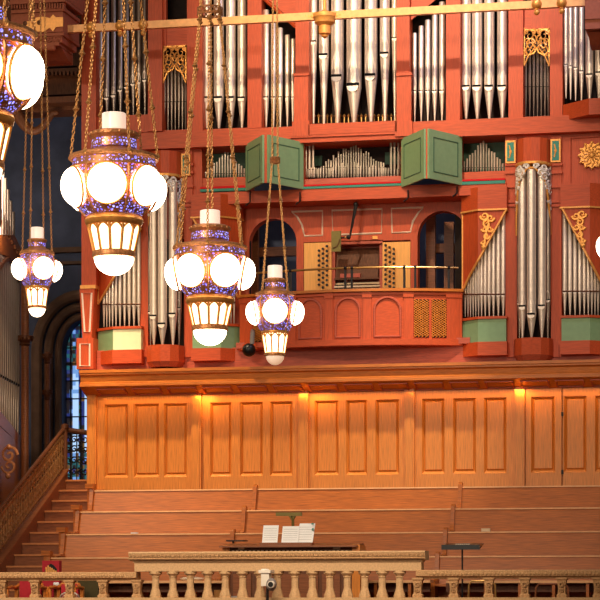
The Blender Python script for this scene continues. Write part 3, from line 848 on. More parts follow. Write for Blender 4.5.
# --- lower side cases
def yint(pts, px):
    for (a, ya_), (b_, yb_) in zip(pts, pts[1:]):
        if a <= px <= b_: return ya_+(yb_-ya_)*(px-a)/(b_-a)
    return pts[0][1] if px < pts[0][0] else pts[-1][1]
def lower_case(pts, diag, py, mat, pipes, orn=None):
    """pts: footprint [(px,Y)]; diag: [(px,py)] lower edge of the raking board; py=(cap0,cap1,toe,green_top,green_bot,base_bot)"""
    mid = (pts[0][0]+pts[-1][0])/2; Yr_ = -.2
    def fpn(o, back=.3):
        l = [(X(p, y), y-o) for p, y in pts]; l[0] = (l[0][0]-o*.5, l[0][1]); l[-1] = (l[-1][0]+o*.5, l[-1][1])
        return [(l[0][0], back)]+l+[(l[-1][0], back)]
    z = lambda v: Z(mid, v, Yr_)
    bm = B(); prism(bm, fpn(.04), z(py[5]), z(py[4])); obj('case_base', bm, 'redh', org)
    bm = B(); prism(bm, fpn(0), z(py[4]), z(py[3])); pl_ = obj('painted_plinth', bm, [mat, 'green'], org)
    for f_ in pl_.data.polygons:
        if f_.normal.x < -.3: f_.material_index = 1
    bm = B(); prism(bm, fpn(.03), z(py[3]), z(py[2])); rk = obj('pipe_rack', bm, 'redh', org)
    bm = B(); prism(bm, fpn(.03), z(py[1]), z(py[0])); obj('case_cap', bm, 'redh', org)
    bm = B(); prism(bm, fpn(.05), z(py[1])-.015, z(py[1])+.012); obj('gilt_edge', bm, 'gild', org)
    # raking board
    bm = B(); n = 24; pa, pb = max(pts[0][0], diag[0][0]), min(pts[-1][0], diag[-1][0])
    samp = sorted(set([pa+(pb-pa)*i/n for i in range(n+1)]+[p for p, _ in pts if pa < p < pb]+[p for p, _ in diag if pa < p < pb]))
    rowA = []
    for p in samp:
        y = yint(pts, p); zd = Z(p, yint(diag, p), y); ztp = z(py[1])
        zd = min(zd, ztp-.002)
        rowA.append([bm.verts.new((X(p, y), yy, zz)) for yy, zz in ((y, zd), (y, ztp), (y+.03, ztp), (y+.03, zd))])
    for a, b_ in zip(rowA, rowA[1:]):
        for k in range(4): bm.faces.new((a[k], a[(k+1) % 4], b_[(k+1) % 4], b_[k]))
    bm.faces.new(rowA[0]); bm.faces.new(rowA[-1])
    obj('raking_board', bm, 'red', org)
    bm = B(); pl = [P(p, yint(diag, p), yint(pts, p)-.01) for p in samp]
    tube(bm, pl, .022, 6)
    hi = pl[0] if pl[0].z < pl[-1].z else pl[-1]
    tube(bm, [hi, Vector((hi.x, hi.y, z(py[1])))], .016, 6)
    obj('gilt_edge', bm, 'gild', org, smooth=True)
    for px, w, pt in pipes:
        y = yint(pts, px)+.12
        pipe(rk, px, w, pt, py[6], py[2]+.5, y)
    bm = B(); tube(bm, [P(pipes[0][0]-2, py[6]-1, yint(pts, pipes[0][0])+.05), P(pipes[len(pipes)//2][0], py[6]-1, yint(pts, pipes[len(pipes)//2][0])+.05), P(pipes[-1][0]+2, py[6]-1, yint(pts, pipes[-1][0])+.05)], .008, 4); obj('rack_rail', bm, 'steps', rk)
    if orn:
        ox, oy, sg = orn; y = -.215
        bm = B()
        for (dx, dy, rr, tn, a0, s_) in ((0, 0, 4.5, 1.4, PI, 1), (6, 2, 4, 1.3, 0, -1), (2.5, 8, 4.2, 1.3, PI/2, 1), (5.5, 13, 3.3, 1.2, 0, -1), (0, 13, 3, 1.2, PI, 1), (2, 20, 3.4, 1.3, 0, -1), (-1, 26, 2.5, 1.1, PI, 1)):
            c = P(ox+sg*dx, oy+dy, y); tube(bm, spiral(c, M(ox, y, rr), tn, a0, s_, n=14, sx=sg), [.028*(1-.5*q/14) for q in range(15)], 6)
        tube(bm, [P(ox+sg*3, oy-2, y), P(ox+sg*4, oy+8, y), P(ox+sg*1.5, oy+18, y), P(ox-sg*.5, oy+30, y)], .022, 6)
        ball(bm, P(ox-sg*.8, oy+31, y), .045, 8, 6, sc=(1, .6, 1.3))
        obj('gilt_scroll_ornament', bm, 'gold', org, smooth=True)
lower_case([(462.5, .05), (478, -.2), (506, -.2)], [(462.5, 291), (470, 275), (506, 210)], (187, 210, 316.5, 319, 342, 355.5, 295),
           'green', [(465.2, 3, 283), (468, 2.6, 276), (470.6, 2.6, 271), (473.2, 2.6, 267), (475.8, 2.6, 262), (478.6, 3, 257), (481.6, 3.4, 252), (485.2, 3.8, 246), (489.2, 4.1, 239), (493.5, 4.3, 231), (498.3, 4.6, 222), (503.2, 4.8, 213)], (484.5, 216, 1))
lower_case([(561.5, -.2), (590, -.2), (616, .1)], [(561.5, 207), (600, 280), (616, 305)], (183, 207, 315, 317.5, 340.5, 354, 292),
           'green', [(564.8, 4.8, 210), (570, 4.7, 222), (575, 4.4, 233), (579.8, 4.1, 242), (584.2, 3.8, 250), (588.2, 3.4, 257), (591.8, 3, 264), (595, 2.8, 270), (598, 2.6, 274), (601, 2.6, 278)], (582, 214, -1))
lower_case([(192.5, -.2), (221, -.2), (240, .1)], [(192.5, 217), (226, 278), (240, 300)], (194, 217, 323, 325.5, 348, 360.5, 303),
           'green', [(196, 4.8, 224), (201, 4.6, 234), (206, 4.3, 243), (210.6, 4, 251), (214.8, 3.6, 259), (218.8, 3.3, 266), (222.2, 3, 271), (225.2, 2.8, 277), (228, 2.6, 281), (231, 2.6, 285), (234, 2.6, 290)], (213, 224, -1))
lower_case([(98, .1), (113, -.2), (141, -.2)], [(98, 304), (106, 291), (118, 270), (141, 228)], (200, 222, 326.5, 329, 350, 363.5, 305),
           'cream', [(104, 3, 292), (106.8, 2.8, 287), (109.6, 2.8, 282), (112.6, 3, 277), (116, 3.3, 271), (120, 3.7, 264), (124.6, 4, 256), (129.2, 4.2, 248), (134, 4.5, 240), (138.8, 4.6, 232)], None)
bm = B(); pbox(bm, 98, 113, 330, 350, -.03, .1)
bm.free()

# --- round towers
def round_tower(cx, hw, capt, capb, pipes, basept, basepb, foot, crown_top):
    def fpn(o, hw_=hw):
        pts = []
        for i in range(7):
            a = PI+PI*i/6; pts.append((X(cx, -.1)+M(cx, -.1, hw_+o)*math.cos(a), -.1+.3*(1+o/20)*math.sin(a)))
        return [(pts[0][0], .2)]+pts+[(pts[-1][0], .2)]
    z = lambda v: Z(cx, v, -.4)
    bm = B(); prism(bm, fpn(3), z(basepb), z(basept)); bs_ = obj('tower_base', bm, 'redh', org)
    bm = B(); prism(bm, fpn(-1), z(basepb)-.09, z(basepb), top=fpn(3)); obj('tower_corbel', bm, 'reddark', org)
    if capt: 
        bm = B(); prism(bm, fpn(0), z(capb), z(capt)); obj('tower_cap', bm, 'red', org)
        bm = B(); prism(bm, fpn(1.2), z(capb)-.03, z(capb)+.02); obj('gilt_ring', bm, 'gold', org)
    for px, w, pm, Y, m_ in pipes: pipe(bs_, px, w, crown_top+6, pm, foot, Y, m_, name='tower_pipe')
    # carved crown wrapping the pipe tops
    bm = B(); R0x = M(cx, -.1, hw); 
    def cp(u, v):      # u -1..1 around, v px
        a = PI*1.5+u*PI/2
        return Vector((X(cx, -.1)+R0x*math.cos(a)*1.02, -.1+.33*math.sin(a), Z(cx, v, -.3)))
    t0 = crown_top
    for sg in (-1, 1):
        # sweeping gilt edge
        pl = [cp(sg*(.28+.72*s), t0+10+8*s+52*s**2.2) for s in [i/12 for i in range(13)]]
        tube(bm, [cp(sg*.28, t0+10)]+pl, .02, 6, mi=0)
        tube(bm, [cp(sg*.28, t0+10), cp(sg*.16, t0+6), cp(0, t0+5)], .016, 6, mi=0)
        tube(bm, [cp(sg*.98, t0), cp(sg*.98, t0+60)], .014, 5, mi=1)
        for (u, v, rr, tn, a0) in ((.18, 4, 2.6, 1.2, 0), (.5, 5, 3.2, 1.4, PI), (.75, 9, 3.2, 1.3, 0), (.55, 14, 3.0, 1.2, PI/2), (.8, 19, 3.2, 1.3, PI), (.9, 28, 2.8, 1.2, 0), (.7, 24, 2.4, 1.2, 0), (.92, 37, 2.4, 1.2, PI), (.96, 45, 1.9, 1.1, 0), (.35, 10, 2.2, 1.1, 1)):
            c = cp(sg*u, t0+v); g = M(cx, -.3, 1)
            sxx = max(.35, math.cos(u*PI/2))
            pts = []
            for q in range(13):
                s = q/12; aa = a0+2*PI*tn*s; rad = rr*g*(1-.8*s)
                uu = sg*u+sg*rad*math.cos(aa)/(R0x*max(.5, math.cos(u*PI/2)))*.64
                pts.append(cp(max(-1, min(1, uu)), t0+v-rad*math.sin(aa)*1.3/g))
            tube(bm, pts, [.027*(1-.4*q/12) for q in range(13)], 5, mi=1)
    obj('carved_crown', bm, ['gold', 'silver'], org, smooth=True, label='silvered carved crown with gilt sweeping edges')
    bm = B(); tube(bm, [cp(-1+i/8, t0) for i in range(17)], .03, 6); obj('gilt_ring', bm, 'gold', org, smooth=True)
round_tower(533.5, 16.5, 137, 162.5, [(519.5, 5, 303, -.16, 'tin2'), (522.5, 8.6, 306.5, -.24, 'tin'), (531.5, 9.4, 314.5, -.36, 'tin'), (541.8, 8.8, 306, -.28, 'tin'), (547.8, 6, 300, -.14, 'tin2')], 337.5, 354.5, 338, 163.5)
round_tower(165.5, 16, 150, 174, [(150.5, 5, 312, -.16, 'tin2'), (154, 8.4, 316, -.24, 'tin'), (162.5, 9.2, 324, -.36, 'tin'), (173, 8.6, 314, -.28, 'tin'), (179, 5.5, 308, -.14, 'tin2')], 344.5, 361, 345, 175.5)

# star
bm = B(); c = P(592, 155.5, -.06); g = M(592, -.06, 1)
outer = []
for i in range(24):
    a = 2*PI*i/24; rr = (14.5 if i % 2 == 0 else 11)*g; outer.append((c.x+rr*math.cos(a), c.z+rr*math.sin(a)))
yprism(bm, outer, -.09, -.05)
for i in range(12):
    a = 2*PI*i/12; ball(bm, (c.x+12.5*g*math.cos(a), -.10, c.z+12.5*g*math.sin(a)), 1.5*g, 6, 5, sc=(1, .6, 1))
    for rr in (5.5, 9): ball(bm, (c.x+rr*g*math.cos(a+rr), -.088, c.z+rr*g*math.sin(a+rr)), 1.0*g, 6, 4, mi=1, sc=(1, .4, 1))
    tube(bm, [(c.x+3*g*math.cos(a), -.1, c.z+3*g*math.sin(a)), (c.x+7.5*g*math.cos(a+.4), -.105, c.z+7.5*g*math.sin(a+.4)), (c.x+11*g*math.cos(a), -.1, c.z+11*g*math.sin(a))], .7*g, 5)
ball(bm, (c.x, -.1, c.z), 3*g, 10, 6, sc=(1, .6, 1))
obj('gilt_star', bm, ['gold', 'mouth'], org, label='pierced gilt star boss on the red panel')

# --- organ console
con = thing('organ_console', 'organ keyboard console with pale maple stop jambs set in the arcaded wall', 'organ console', P(357, 345, .5))
for a, b_ in ((304, 331.5), (382.5, 410.2)):
    bm = B(); pbox(bm, a, b_, 242, 345, YC+.0, .06); jb = obj('stop_jamb', bm, 'maple', con)
    for r_ in range(9):
        for c_ in range(3):
            if a < 350: px, py = (319.8, 323.8, 327.8)[c_], (251.3, 249.3, 246.8)[c_]+r_*4.85
            else: px, py = (386.3, 390.4, 394.5)[c_], (246, 248, 249.6)[c_]+r_*4.85
            if py > 289: continue
            c = P(px, py, YC); bm = B()
            tube(bm, [(c.x, YC, c.z), (c.x, YC-.07, c.z)], .010, 6, mi=1); tube(bm, [(c.x, YC-.06, c.z), (c.x, YC-.075, c.z), (c.x, YC-.10, c.z)], [.016, .026, .020], 8)
            obj('stop_knob', bm, ['black', 'maple'], jb, smooth=True)
bm = B(); pbox(bm, 331.5, 382.5, 241, 290, YC+.3, .05); pbox(bm, 331.5, 335, 241, 345, YC+.06, .25); pbox(bm, 379.5, 382.5, 241, 345, YC+.06, .25); pbox(bm, 331.5, 382.5, 240.5, 244, YC+.0, .3); obj('niche_lining', bm, 'reddark', con)
bm = B()
for k, py in enumerate((282.5, 285.5, 288.5)):
    pbox(bm, 334, 380, py, py+1.6, YC+.12-.08*k, .15, 0)
    for j in range(33):
        px = 335+j*1.36
        if j % 7 not in (2, 6): pbox(bm, px+.2, px+.9, py-.6, py+.3, YC+.14-.08*k, .09, 1)
obj('manual_keyboard', bm, ['beige', 'black'], con)
bm = B(); a = P(336, 279, YC+.15); b_ = P(378, 248, YC+.28)
xprism(bm, [(YC+.10, a.z), (YC+.13, a.z), (YC+.28, b_.z), (YC+.25, b_.z)], X(336, YC+.2), X(379, YC+.2)); xprism(bm, [(YC+.04, a.z-.03), (YC+.13, a.z-.03), (YC+.13, a.z), (YC+.04, a.z)], X(335, YC+.1), X(380, YC+.1)); obj('music_desk', bm, 'dark', con)
bm = B(); pbox(bm, 340, 360, 273.5, 277.5, YC+.02, .08); pbox(bm, 345.5, 347, 279.5, 281.5, YC+.05, .02); obj('name_plate', bm, 'reddark', con)
bm = B(); pbox(bm, 372.5, 377.5, 236, 239, YC-.02, .02); obj('gilt_label_plate', bm, 'gild', con, label='tiny gilt plate above the right of the console')
# mirror on a black arm
mr = thing('console_mirror', 'square olive-wood backed organist mirror left of the keyboards, on a black swinging arm', 'mirror', P(336, 252, .05))
bm = B(); pbox(bm, 331.3, 340.7, 231, 251.5, .02, .04); obj('mirror_back', bm, 'olive', mr)
bm = B(); tube(bm, [P(332.5, 248, .01)]+[P(332.5+7*math.sin(i*PI/16), 248-9*(1-math.cos(i*PI/16)), .01) for i in range(1, 9)], .008, 5); obj('engraved_arc', bm, 'dark', mr)
bm = B(); tube(bm, [P(356, 204.5, .0), P(354.5, 213, -.02), P(350, 236, 0)], [.035, .028, .016], 8); tube(bm, [P(350, 236, 0), P(346, 237.5, .03), P(340, 238, .05)], .016, 6); tube(bm, [P(356, 204, .0), P(356, 204, .45)], .02, 6)
ball(bm, P(355.8, 204.5, 0), .045, 10, 8); ball(bm, P(348.5, 237.3, 0), .04, 8, 6); obj('swing_arm', bm, 'iron', mr, smooth=True)
bm = B(); ball(bm, P(345.5, 237.2, -.02), .02, 8, 6); obj('brass_knob', bm, 'brass', mr, smooth=True)

# --- gallery parapet (bowed)
pr = thing('gallery_parapet', 'bowed red-wood gallery parapet with arched panels and lattice grilles in front of the console', 'parapet', P(351, 346, -.2))
def YP(px): return -.45+.42*((px-351)/112)**2
def strip(bm, px0, px1, py0, py1, off, depth, n=12, mi=0):
    zr0, zr1 = Z(351, py1, -.45), Z(351, py0, -.45)
    rows = []
    for i in range(n+1):
        px = px0+(px1-px0)*i/n; y = YP(px)+off; x = X(px, YP(px))
        rows.append([bm.verts.new(p) for p in ((x, y, zr0), (x, y, zr1), (x, y+depth, zr1), (x, y+depth, zr0))])
    for a, b_ in zip(rows, rows[1:]):
        for k in range(4):
            f = bm.faces.new((a[k], a[(k+1) % 4], b_[(k+1) % 4], b_[k])); f.material_index = mi
    for q in (rows[0], rows[-1]):
        f = bm.faces.new(q); f.material_index = mi
bm = B(); strip(bm, 240, 462, 292, 346, 0, .08, 30); obj('parapet_wall', bm, 'redh', pr)
bm = B(); strip(bm, 238, 464, 289.3, 292, -.07, .2, 30); obj('parapet_capping', bm, 'oakh', pr)
bm = B(); strip(bm, 239, 463, 293.5, 295.5, -.03, .05, 30); strip(bm, 239, 463, 339.5, 345.5, -.04, .06, 30); obj('parapet_moulding', bm, 'redh', pr)
for a, b_ in ((240, 252), (286, 296), (325, 333), (363, 371.5), (404, 413.5), (447, 462)):
    bm = B(); strip(bm, a, b_, 292, 340, -.025, .03, 2); strip(bm, a-.5, b_+.5, 293, 298, -.04, .03, 2); obj('parapet_pilaster', bm, 'red', pr)
zP = lambda py: Z(351, py, -.45)
for a, b_ in ((298, 323), (334.5, 361.5), (373, 402)):
    bm = B(); cx = (a+b_)/2; hw = (b_-a)/2-1.5; pts = []
    for (px, py) in [(cx-hw, 337)]+[(cx-hw*math.cos(PI*i/14), 311-13*math.sin(PI*i/14)) for i in range(15)]+[(cx+hw, 337)]:
        pts.append((X(px, YP(px)), YP(px)-.012, zP(py)))
    tube(bm, pts, .022, 6, closed=True); obj('arch_moulding', bm, 'reddark', pr, smooth=True)
for a, b_ in ((253.5, 269), (271, 285.5), (414.2, 429), (431.8, 446.5)):
    bm = B(); strip(bm, a, b_, 300, 338, -.008, .02, 3, mi=0)
    n = 16
    for k in range(-12, n+12):
        for sg in (-1, 1):
            seg_ = []
            for i in range(9):
                u = i/8; px = a+(b_-a)*u; py = 300+(338-300)*(k/n)+sg*(b_-a)*u*.65
                if 300 <= py <= 338: seg_.append((X(px, YP(px)), YP(px)-.014, zP(py)))
            if len(seg_) > 1: tube(bm, [seg_[0], seg_[-1]], .007, 4, mi=1)
    obj('lattice_grille', bm, ['mouth', 'oak'], pr)
br = thing('gallery_rail', 'slim brass rail on short black brackets above the gallery parapet', 'rail', P(351, 290, -.3))
bm = B(); zrl = Z(351, 268, -.42)
tube(bm, [(X(px, YP(px)), YP(px)+.03, zrl) for px in range(236, 464, 6)], .018, 8); obj('brass_tube', bm, 'brass', br, smooth=True)
for px in (290, 345, 351.5, 404, 415, 448.5):
    y = YP(px)+.03; x = X(px, YP(px)); bm = B()
    box(bm, x-.018, x+.018, y-.015, y+.015, zP(289.5), zrl+.02); ball(bm, (x, y, zrl), .032, 8, 6); obj('bracket_post', bm, 'iron', br)
bl = thing('black_sphere', 'small glossy black sphere on a short grey stem under the smallest hanging lantern at centre', 'fitting', P(249, 357, -.5))
bm = B(); ball(bm, P(249, 350, -.55), M(249, -.5, 6.8), 20, 14); obj('sphere', bm, 'black', bl, smooth=True)
bm = B(); tube(bm, [P(252, 344, -.55), P(252.5, 334, -.55), P(252.5, 331, -.1)], .04, 8); obj('stem', bm, 'greyr', bl, smooth=True)
bm = B(); pbox(bm, 256, 284, 342.5, 347, -.30, .1); obj('small_ledge', bm, 'red', bl, label='short pinkish wooden ledge beside the sphere')
# ================================================================== TIE ROD + CORBELS
YT = -1.3
tr = thing('tie_rod', 'long square gilded tie rod crossing the whole top of the picture between two corbels', 'rod', P(325, 20, YT))
zR = Z(325, 16.0, YT)
hh = .062
bm = B(); box(bm, X(57, YT), X(585, YT), YT-.05, YT+.05, zR-hh, zR+hh); obj('gilded_bar', bm, 'rod', tr)
def zrod(px): return (zR-CZ)*F_PX/tt(px, YT)
for px in (92, 121, 144, 537, 562):
    bm = B(); box(bm, X(px-1.6, YT), X(px+1.6, YT), YT-.08, YT+.08, zR-.09, zR+.09)
    ball(bm, (X(px, YT), YT-.06, zR), .085, 10, 8); ball(bm, (X(px, YT), YT-.04, zR-.13), .05, 8, 6)
    obj('clamp', bm, 'gold', tr, smooth=True)
bm = B(); c = Vector((X(325, YT), YT-.02, zR))
lathe(bm, [(0, -.38), (.05, -.35), (.06, -.32), (.1, -.3), (.1, -.17), (.17, -.12), (.18, -.05), (.2, -.03), (.2, .03), (.08, .06), (.03, .1), (.03, .4)], c, 18)
obj('centre_boss', bm, 'gild', tr, smooth=True)
bm = B()
for k in range(7):
    for sg in (-1, 1): ball(bm, (c.x+sg*(.1+.055*k), YT-.03, zR+.012*math.sin(k*2)), .06-.004*k, 8, 6, sc=(1, .5, 1))
obj('centre_leafwork', bm, 'gild', tr, smooth=True)
def corbel(name, label, px0, px1, Y, mirror=False):
    o = thing(name, label, 'corbel', P((px0+px1)/2, 50, Y+.5))
    w = px1-px0; dy = 0 if not mirror else -18
    depth = .9
    bm = B(); pbox(bm, px0, px1, 12+dy, 33+dy, Y, depth); obj('corbel_block', bm, 'pink', o)
    bm = B(); pbox(bm, px0-1, px1+2, 0+dy, 3+dy, Y-.10, depth+.1); pbox(bm, px0-1, px1+2.5, -60, 0+dy, Y-.06, depth+.2); pbox(bm, px0, px1+1, 8.5+dy, 12+dy, Y-.04, depth)
    k = px0
    while k < px1+1: pbox(bm, k, k+1.5, 3+dy, 8.5+dy, Y-.07, .1); k += 2.7
    obj('dentil_cornice', bm, 'pink', o)
    bm = B(); pbox(bm, px0+(.45*w if not mirror else 0), px1+.5, 33+dy, 36+dy, Y-.03, depth); pbox(bm, px0+(.45*w if not mirror else 0), px1-1, 36+dy, 43+dy, Y-.0, depth*.9)
    for q in range(8): 
        cc = P(px0+w*.5+q*w*.06, 39+dy, Y-.01); tube(bm, spiral(cc, .05, 1.2, q, 1, n=10), .015, 5)
    pbox(bm, px0+(.4*w if not mirror else 0), px1-4, 43+dy, 46+dy, Y-.02, depth*.85); obj('carved_string', bm, 'pink', o)
    bm = B()
    for q in range(9): ball(bm, P(px0+w*.45+q*w*.045, 48+dy, Y+.02), .05, 8, 6)
    zt_ = Z(px1, 46+dy, Y)
    x0, x1 = X(px0+2, Y), X(px1+2, Y)
    xprism(bm, [(Y+.12, zt_), (Y+.75, zt_), (Y+.75, zt_-.16), (Y+.5, zt_-.13)], x0+(.35 if not mirror else 0), x1-.1)
    obj('acanthus_base', bm, 'pink', o, smooth=False)
    bm = B()
    pts = [(px1-1 if not mirror else px0+1, 16)]
    n = [(0, 17), (-7, 17), (-10, 14), (-13, 17.5), (-20, 15.5), (-26, 16), (-31, 19), (-37, 20), (-43, 23.5), (-37, 26), (-31, 27), (-26, 30), (-20, 31), (-13, 27), (-10, 31), (-7, 26.5), (0, 26.5)]
    e = px1 if not mirror else px0
    sg = 1 if not mirror else -1
    prof = [(X(e+sg*a, Y-.02), Z(e, b_+dy, Y-.02)) for a, b_ in n]
    yprism(bm, prof, Y-.025, Y)
    for a, b_ in ((-38, 23.3), (-24, 22.5)): ball(bm, P(e+sg*a, b_+dy, Y-.03), .04, 8, 6, mi=1, sc=(1, .5, 1))
    if mirror: bm.free()
    else: obj('gilt_fleuron', bm, ['gild', 'dark'], o)
    return o
corbel('carved_corbel', 'pink carved corbel with a gilt fleuron carrying the left end of the gilded rod', 11, 63, YT-.3)
corbel('carved_corbel', 'pink carved corbel cut off at the top right corner, carrying the rod', 585, 632, YT-.3, True)

# ================================================================== HANGING LANTERNS
def link_chain(bm, a, b_, L_, wr, mi=0, bead_every=None, bead_r=.03):
    a = Vector(a); b_ = Vector(b_); d = b_-a; n = max(2, int(d.length/(L_*.78))); d.normalize()
    u = d.orthogonal().normalized(); w = d.cross(u)
    S, T = 8, 4
    for k in range(n):
        c = a+(b_-a)*((k+.5)/n)
        e1 = u if k % 2 == 0 else w; e2 = w if k % 2 == 0 else u
        ring = []
        for i in range(S):
            th = 2*PI*i/S; cc = c+d*(L_/2-wr)*math.cos(th)+e1*(L_*.27)*math.sin(th)
            nn = (d*math.cos(th)+e1*math.sin(th)).normalized()
            ring.append([bm.verts.new(cc+nn*wr*math.cos(2*PI*j/T)+e2*wr*math.sin(2*PI*j/T)) for j in range(T)])
        for i in range(S):
            for j in range(T):
                f = bm.faces.new((ring[i][j], ring[(i+1) % S][j], ring[(i+1) % S][(j+1) % T], ring[i][(j+1) % T])); f.material_index = mi
    if bead_every:
        q = bead_every*.9
        while q < (b_-a).length:
            c = a+d*q; lathe(bm, [(0, -bead_r*1.1), (bead_r*.5, -bead_r*.9), (bead_r, -bead_r*.3), (bead_r*.5, bead_r*.2), (bead_r*.55, bead_r*.5), (0, bead_r*1.1)], c, 8, mi)
            q += bead_every
def lantern(label, px, py, t, rim_px, kind, rot, lit_bowl=True, chains=None, H=285, r_top=13, candle=True, group='hanging lanterns'):
    """px,py: centre of the rim in the photo; t: distance; unit = rim/90 big, /45 small"""
    rot = rot+PSI+(300-px)/F_PX
    c = PT(px, py, t); R = rim_px/2*t/F_PX
    big = kind == 'big'; u = R/(45 if big else 20)
    o = thing('hanging_lantern', label, 'lantern', c, group)
    zz = lambda v: v*u      # v up from rim
    if big:
        crown = [(22, 3), (24, 8), (20, 11), (22, 20), (25, 23), (25, 26), (20, 28)]
        rim = [(40, -2), (44, -1.5), (45.2, .5), (44.5, 3), (40, 4.5), (30, 6), (23, 8), (20, 8)]
        body = [(28, -56), (34, -50), (40, -38), (42.5, -26), (42, -14), (39.5, -8)]
        low = [(26, -67), (28.5, -65), (29.5, -61), (28, -58), (26, -56)]
        lant = [(20, -92), (26, -66)]; rim2 = [(18, -99), (21.5, -98), (22, -95), (21, -92), (19, -91)]; bowl = (20, -98, 18)
        gr, gR, gz, ng = 19.6, 40.5, -30, 6; cand = (12, 24, 46)
    else:
        crown = [(9, 3), (10.5, 5), (9.5, 7), (9.5, 11), (11, 13), (11, 15), (9, 16)]
        rim = [(18, -3), (20, -2), (20, 1), (17, 2), (13, 4), (10, 5)]
        body = [(14.5, -38), (17, -34), (20.5, -22), (21.5, -14), (20.5, -7), (18, -2)]
        low = [(13, -41), (14, -40), (14, -38), (12.5, -37)]
        lant = [(10, -60), (13, -41)]; rim2 = [(9.5, -64), (11, -63), (11, -61), (9.5, -60)]; bowl = (9.5, -63, 10)
        gr, gR, gz, ng = 12.6, 20.5, -19.5, 4; cand = (7.5, 15, 29)
    S = lambda pf: [(a*u, b_*u) for a, b_ in pf]
    bm = B(); lathe(bm, S(crown), c, 24); nb = 18
    for k in range(nb):
        a = 2*PI*k/nb; rr = (24 if big else 10.5)*u
        ball(bm, c+Vector((rr*math.cos(a), rr*math.sin(a), (24.5 if big else 14)*u)), (1.8 if big else 1.1)*u, 6, 4)
    obj('crown', bm, 'bronze', o, smooth=True)
    bm = B(); h0, h1 = ((11, 19) if big else (7, 11)); lathe(bm, S([(23 if big else 10, h0), (22.5 if big else 10, h1)]), c, 24); obj('crown_band', bm, 'filigree', o, smooth=True)
    bm = B(); lathe(bm, S(rim), c, 32)
    obj('rim', bm, 'bronze', o, smooth=True)
    bm = B(); lathe(bm, S([(41.5, -9), (42, -1.8)] if big else [(18, -6), (18.5, -3)]), c, 32); obj('rim_band', bm, 'filigree', o, smooth=True)
    bm = B(); lathe(bm, S(body), c, 32); bd = obj('body', bm, 'filigree', o, smooth=True)
    bm = B()
    nr = ng
    for k in range(nr):     # ribs between globes
        a = rot+2*PI*(k+.5)/nr-PI/2
        tube(bm, [c+Vector((r_*u*1.02*math.cos(a), r_*u*1.02*math.sin(a), z_*u)) for r_, z_ in body], (1.4 if big else .8)*u, 6)
    lathe(bm, S([(40, -8.5), (43, -8), (43, -10), (40, -10)] if big else [(18, -6), (20, -6), (20, -7.5), (18, -7.5)]), c, 32)
    obj('rib', bm, 'bronze', o, smooth=True)
    for k in range(ng):
        a = rot+2*PI*k/ng-PI/2
        n = Vector((math.cos(a), math.sin(a), -.18)).normalized()
        rotm = n.to_track_quat('Z', 'Y').to_matrix()
        gc_ = c+Vector((gR*u*math.cos(a), gR*u*math.sin(a), gz*u))
        bm = B(); ball(bm, gc_, gr*u, 20, 12, sc=(1, 1, .72 if big else .75), mat=rotm); gl = obj('globe', bm, 'globe', o, smooth=True)
        bm = B(); tube(bm, [gc_+rotm @ Vector((gr*1.02*u*math.cos(2*PI*i/24), gr*1.02*u*math.sin(2*PI*i/24), .02*u)) for i in range(24)], (1.3 if big else .8)*u, 6, closed=True); obj('globe_ring', bm, 'gold', gl, smooth=True)
    bm = B(); lathe(bm, S(low), c, 28); obj('lower_rim', bm, 'gold', o, smooth=True)
    bm = B(); lathe(bm, S(lant), c, 24); obj('lantern_glass', bm, 'lantern', o, smooth=True)
    bm = B(); nl = 12 if big else 10
    for k in range(nl):
        a = rot+2*PI*k/nl; p0 = Vector((math.cos(a), math.sin(a), 0))
        (r1, z1), (r0, z0) = lant
        tube(bm, [c+p0*r1*u+Vector((0, 0, z1*u)), c+p0*r0*u+Vector((0, 0, z0*u))], (1.7 if big else .9)*u, 6)
        a2 = rot+2*PI*(k+1)/nl
        for q in range(5):       # arch head between bars
            pass
        zz0 = z0-.22*(z0-z1); rr = r0-.22*(r0-r1)
        pts = []
        for q in range(7):
            s = q/6; aa = a+(a2-a)*s; hz = z0-(z0-zz0)*(1-math.sin(PI*s))
            rr_ = (r1+(r0-r1)*(hz-z1)/(z0-z1))*1.01
            pts.append(c+Vector((rr_*u*math.cos(aa), rr_*u*math.sin(aa), hz*u)))
        tube(bm, pts, (1.3 if big else .8)*u, 5)
    obj('lantern_bars', bm, 'gild', o, smooth=True)
    bm = B(); lathe(bm, S(rim2), c, 28); obj('bowl_rim', bm, 'bronze', o, smooth=True)
    rb, zb2, hb2 = bowl
    bm = B(); lathe(bm, [(rb*u*math.sin(PI/2*i/8), (zb2-hb2*math.cos(PI/2*i/8))*u) for i in range(9)], c, 24); obj('glass_bowl', bm, 'globe' if lit_bowl else 'bowl_dim', o, smooth=True)
    bm = B(); r_, a_, b2 = cand; lathe(bm, S([(r_, a_), (r_, b2-.5), (r_-.6, b2)]), c, 24); obj('glass_cylinder', bm, 'candle', o, smooth=True)
    # chains
    nch = chains or ng
    L_ = (5.2 if big else 3.6)*u; wr = (.62 if big else .38)*u
    rr0 = (44 if big else 18.5)*u
    for k in range(nch):
        a = rot+2*PI*(k+.5)/nch-PI/2; p0 = Vector((math.cos(a), math.sin(a), 0))
        A0 = c+p0*rr0+Vector((0, 0, 2*u)); A1 = c+p0*r_top*u+Vector((0, 0, H*u))
        bm = B(); link_chain(bm, A0, A1, L_, wr, bead_every=(56 if big else 50)*u, bead_r=(3.6 if big else 2.3)*u)
        ball(bm, A0, (2.6 if big else 1.6)*u, 8, 6)
        obj('chain', bm, 'chain', o)
        bm = B(); link_chain(bm, A1, A1+Vector((0, 0, 260*u))-p0*r_top*u*.4, L_, wr); obj('upper_chain', bm, 'chain', o)
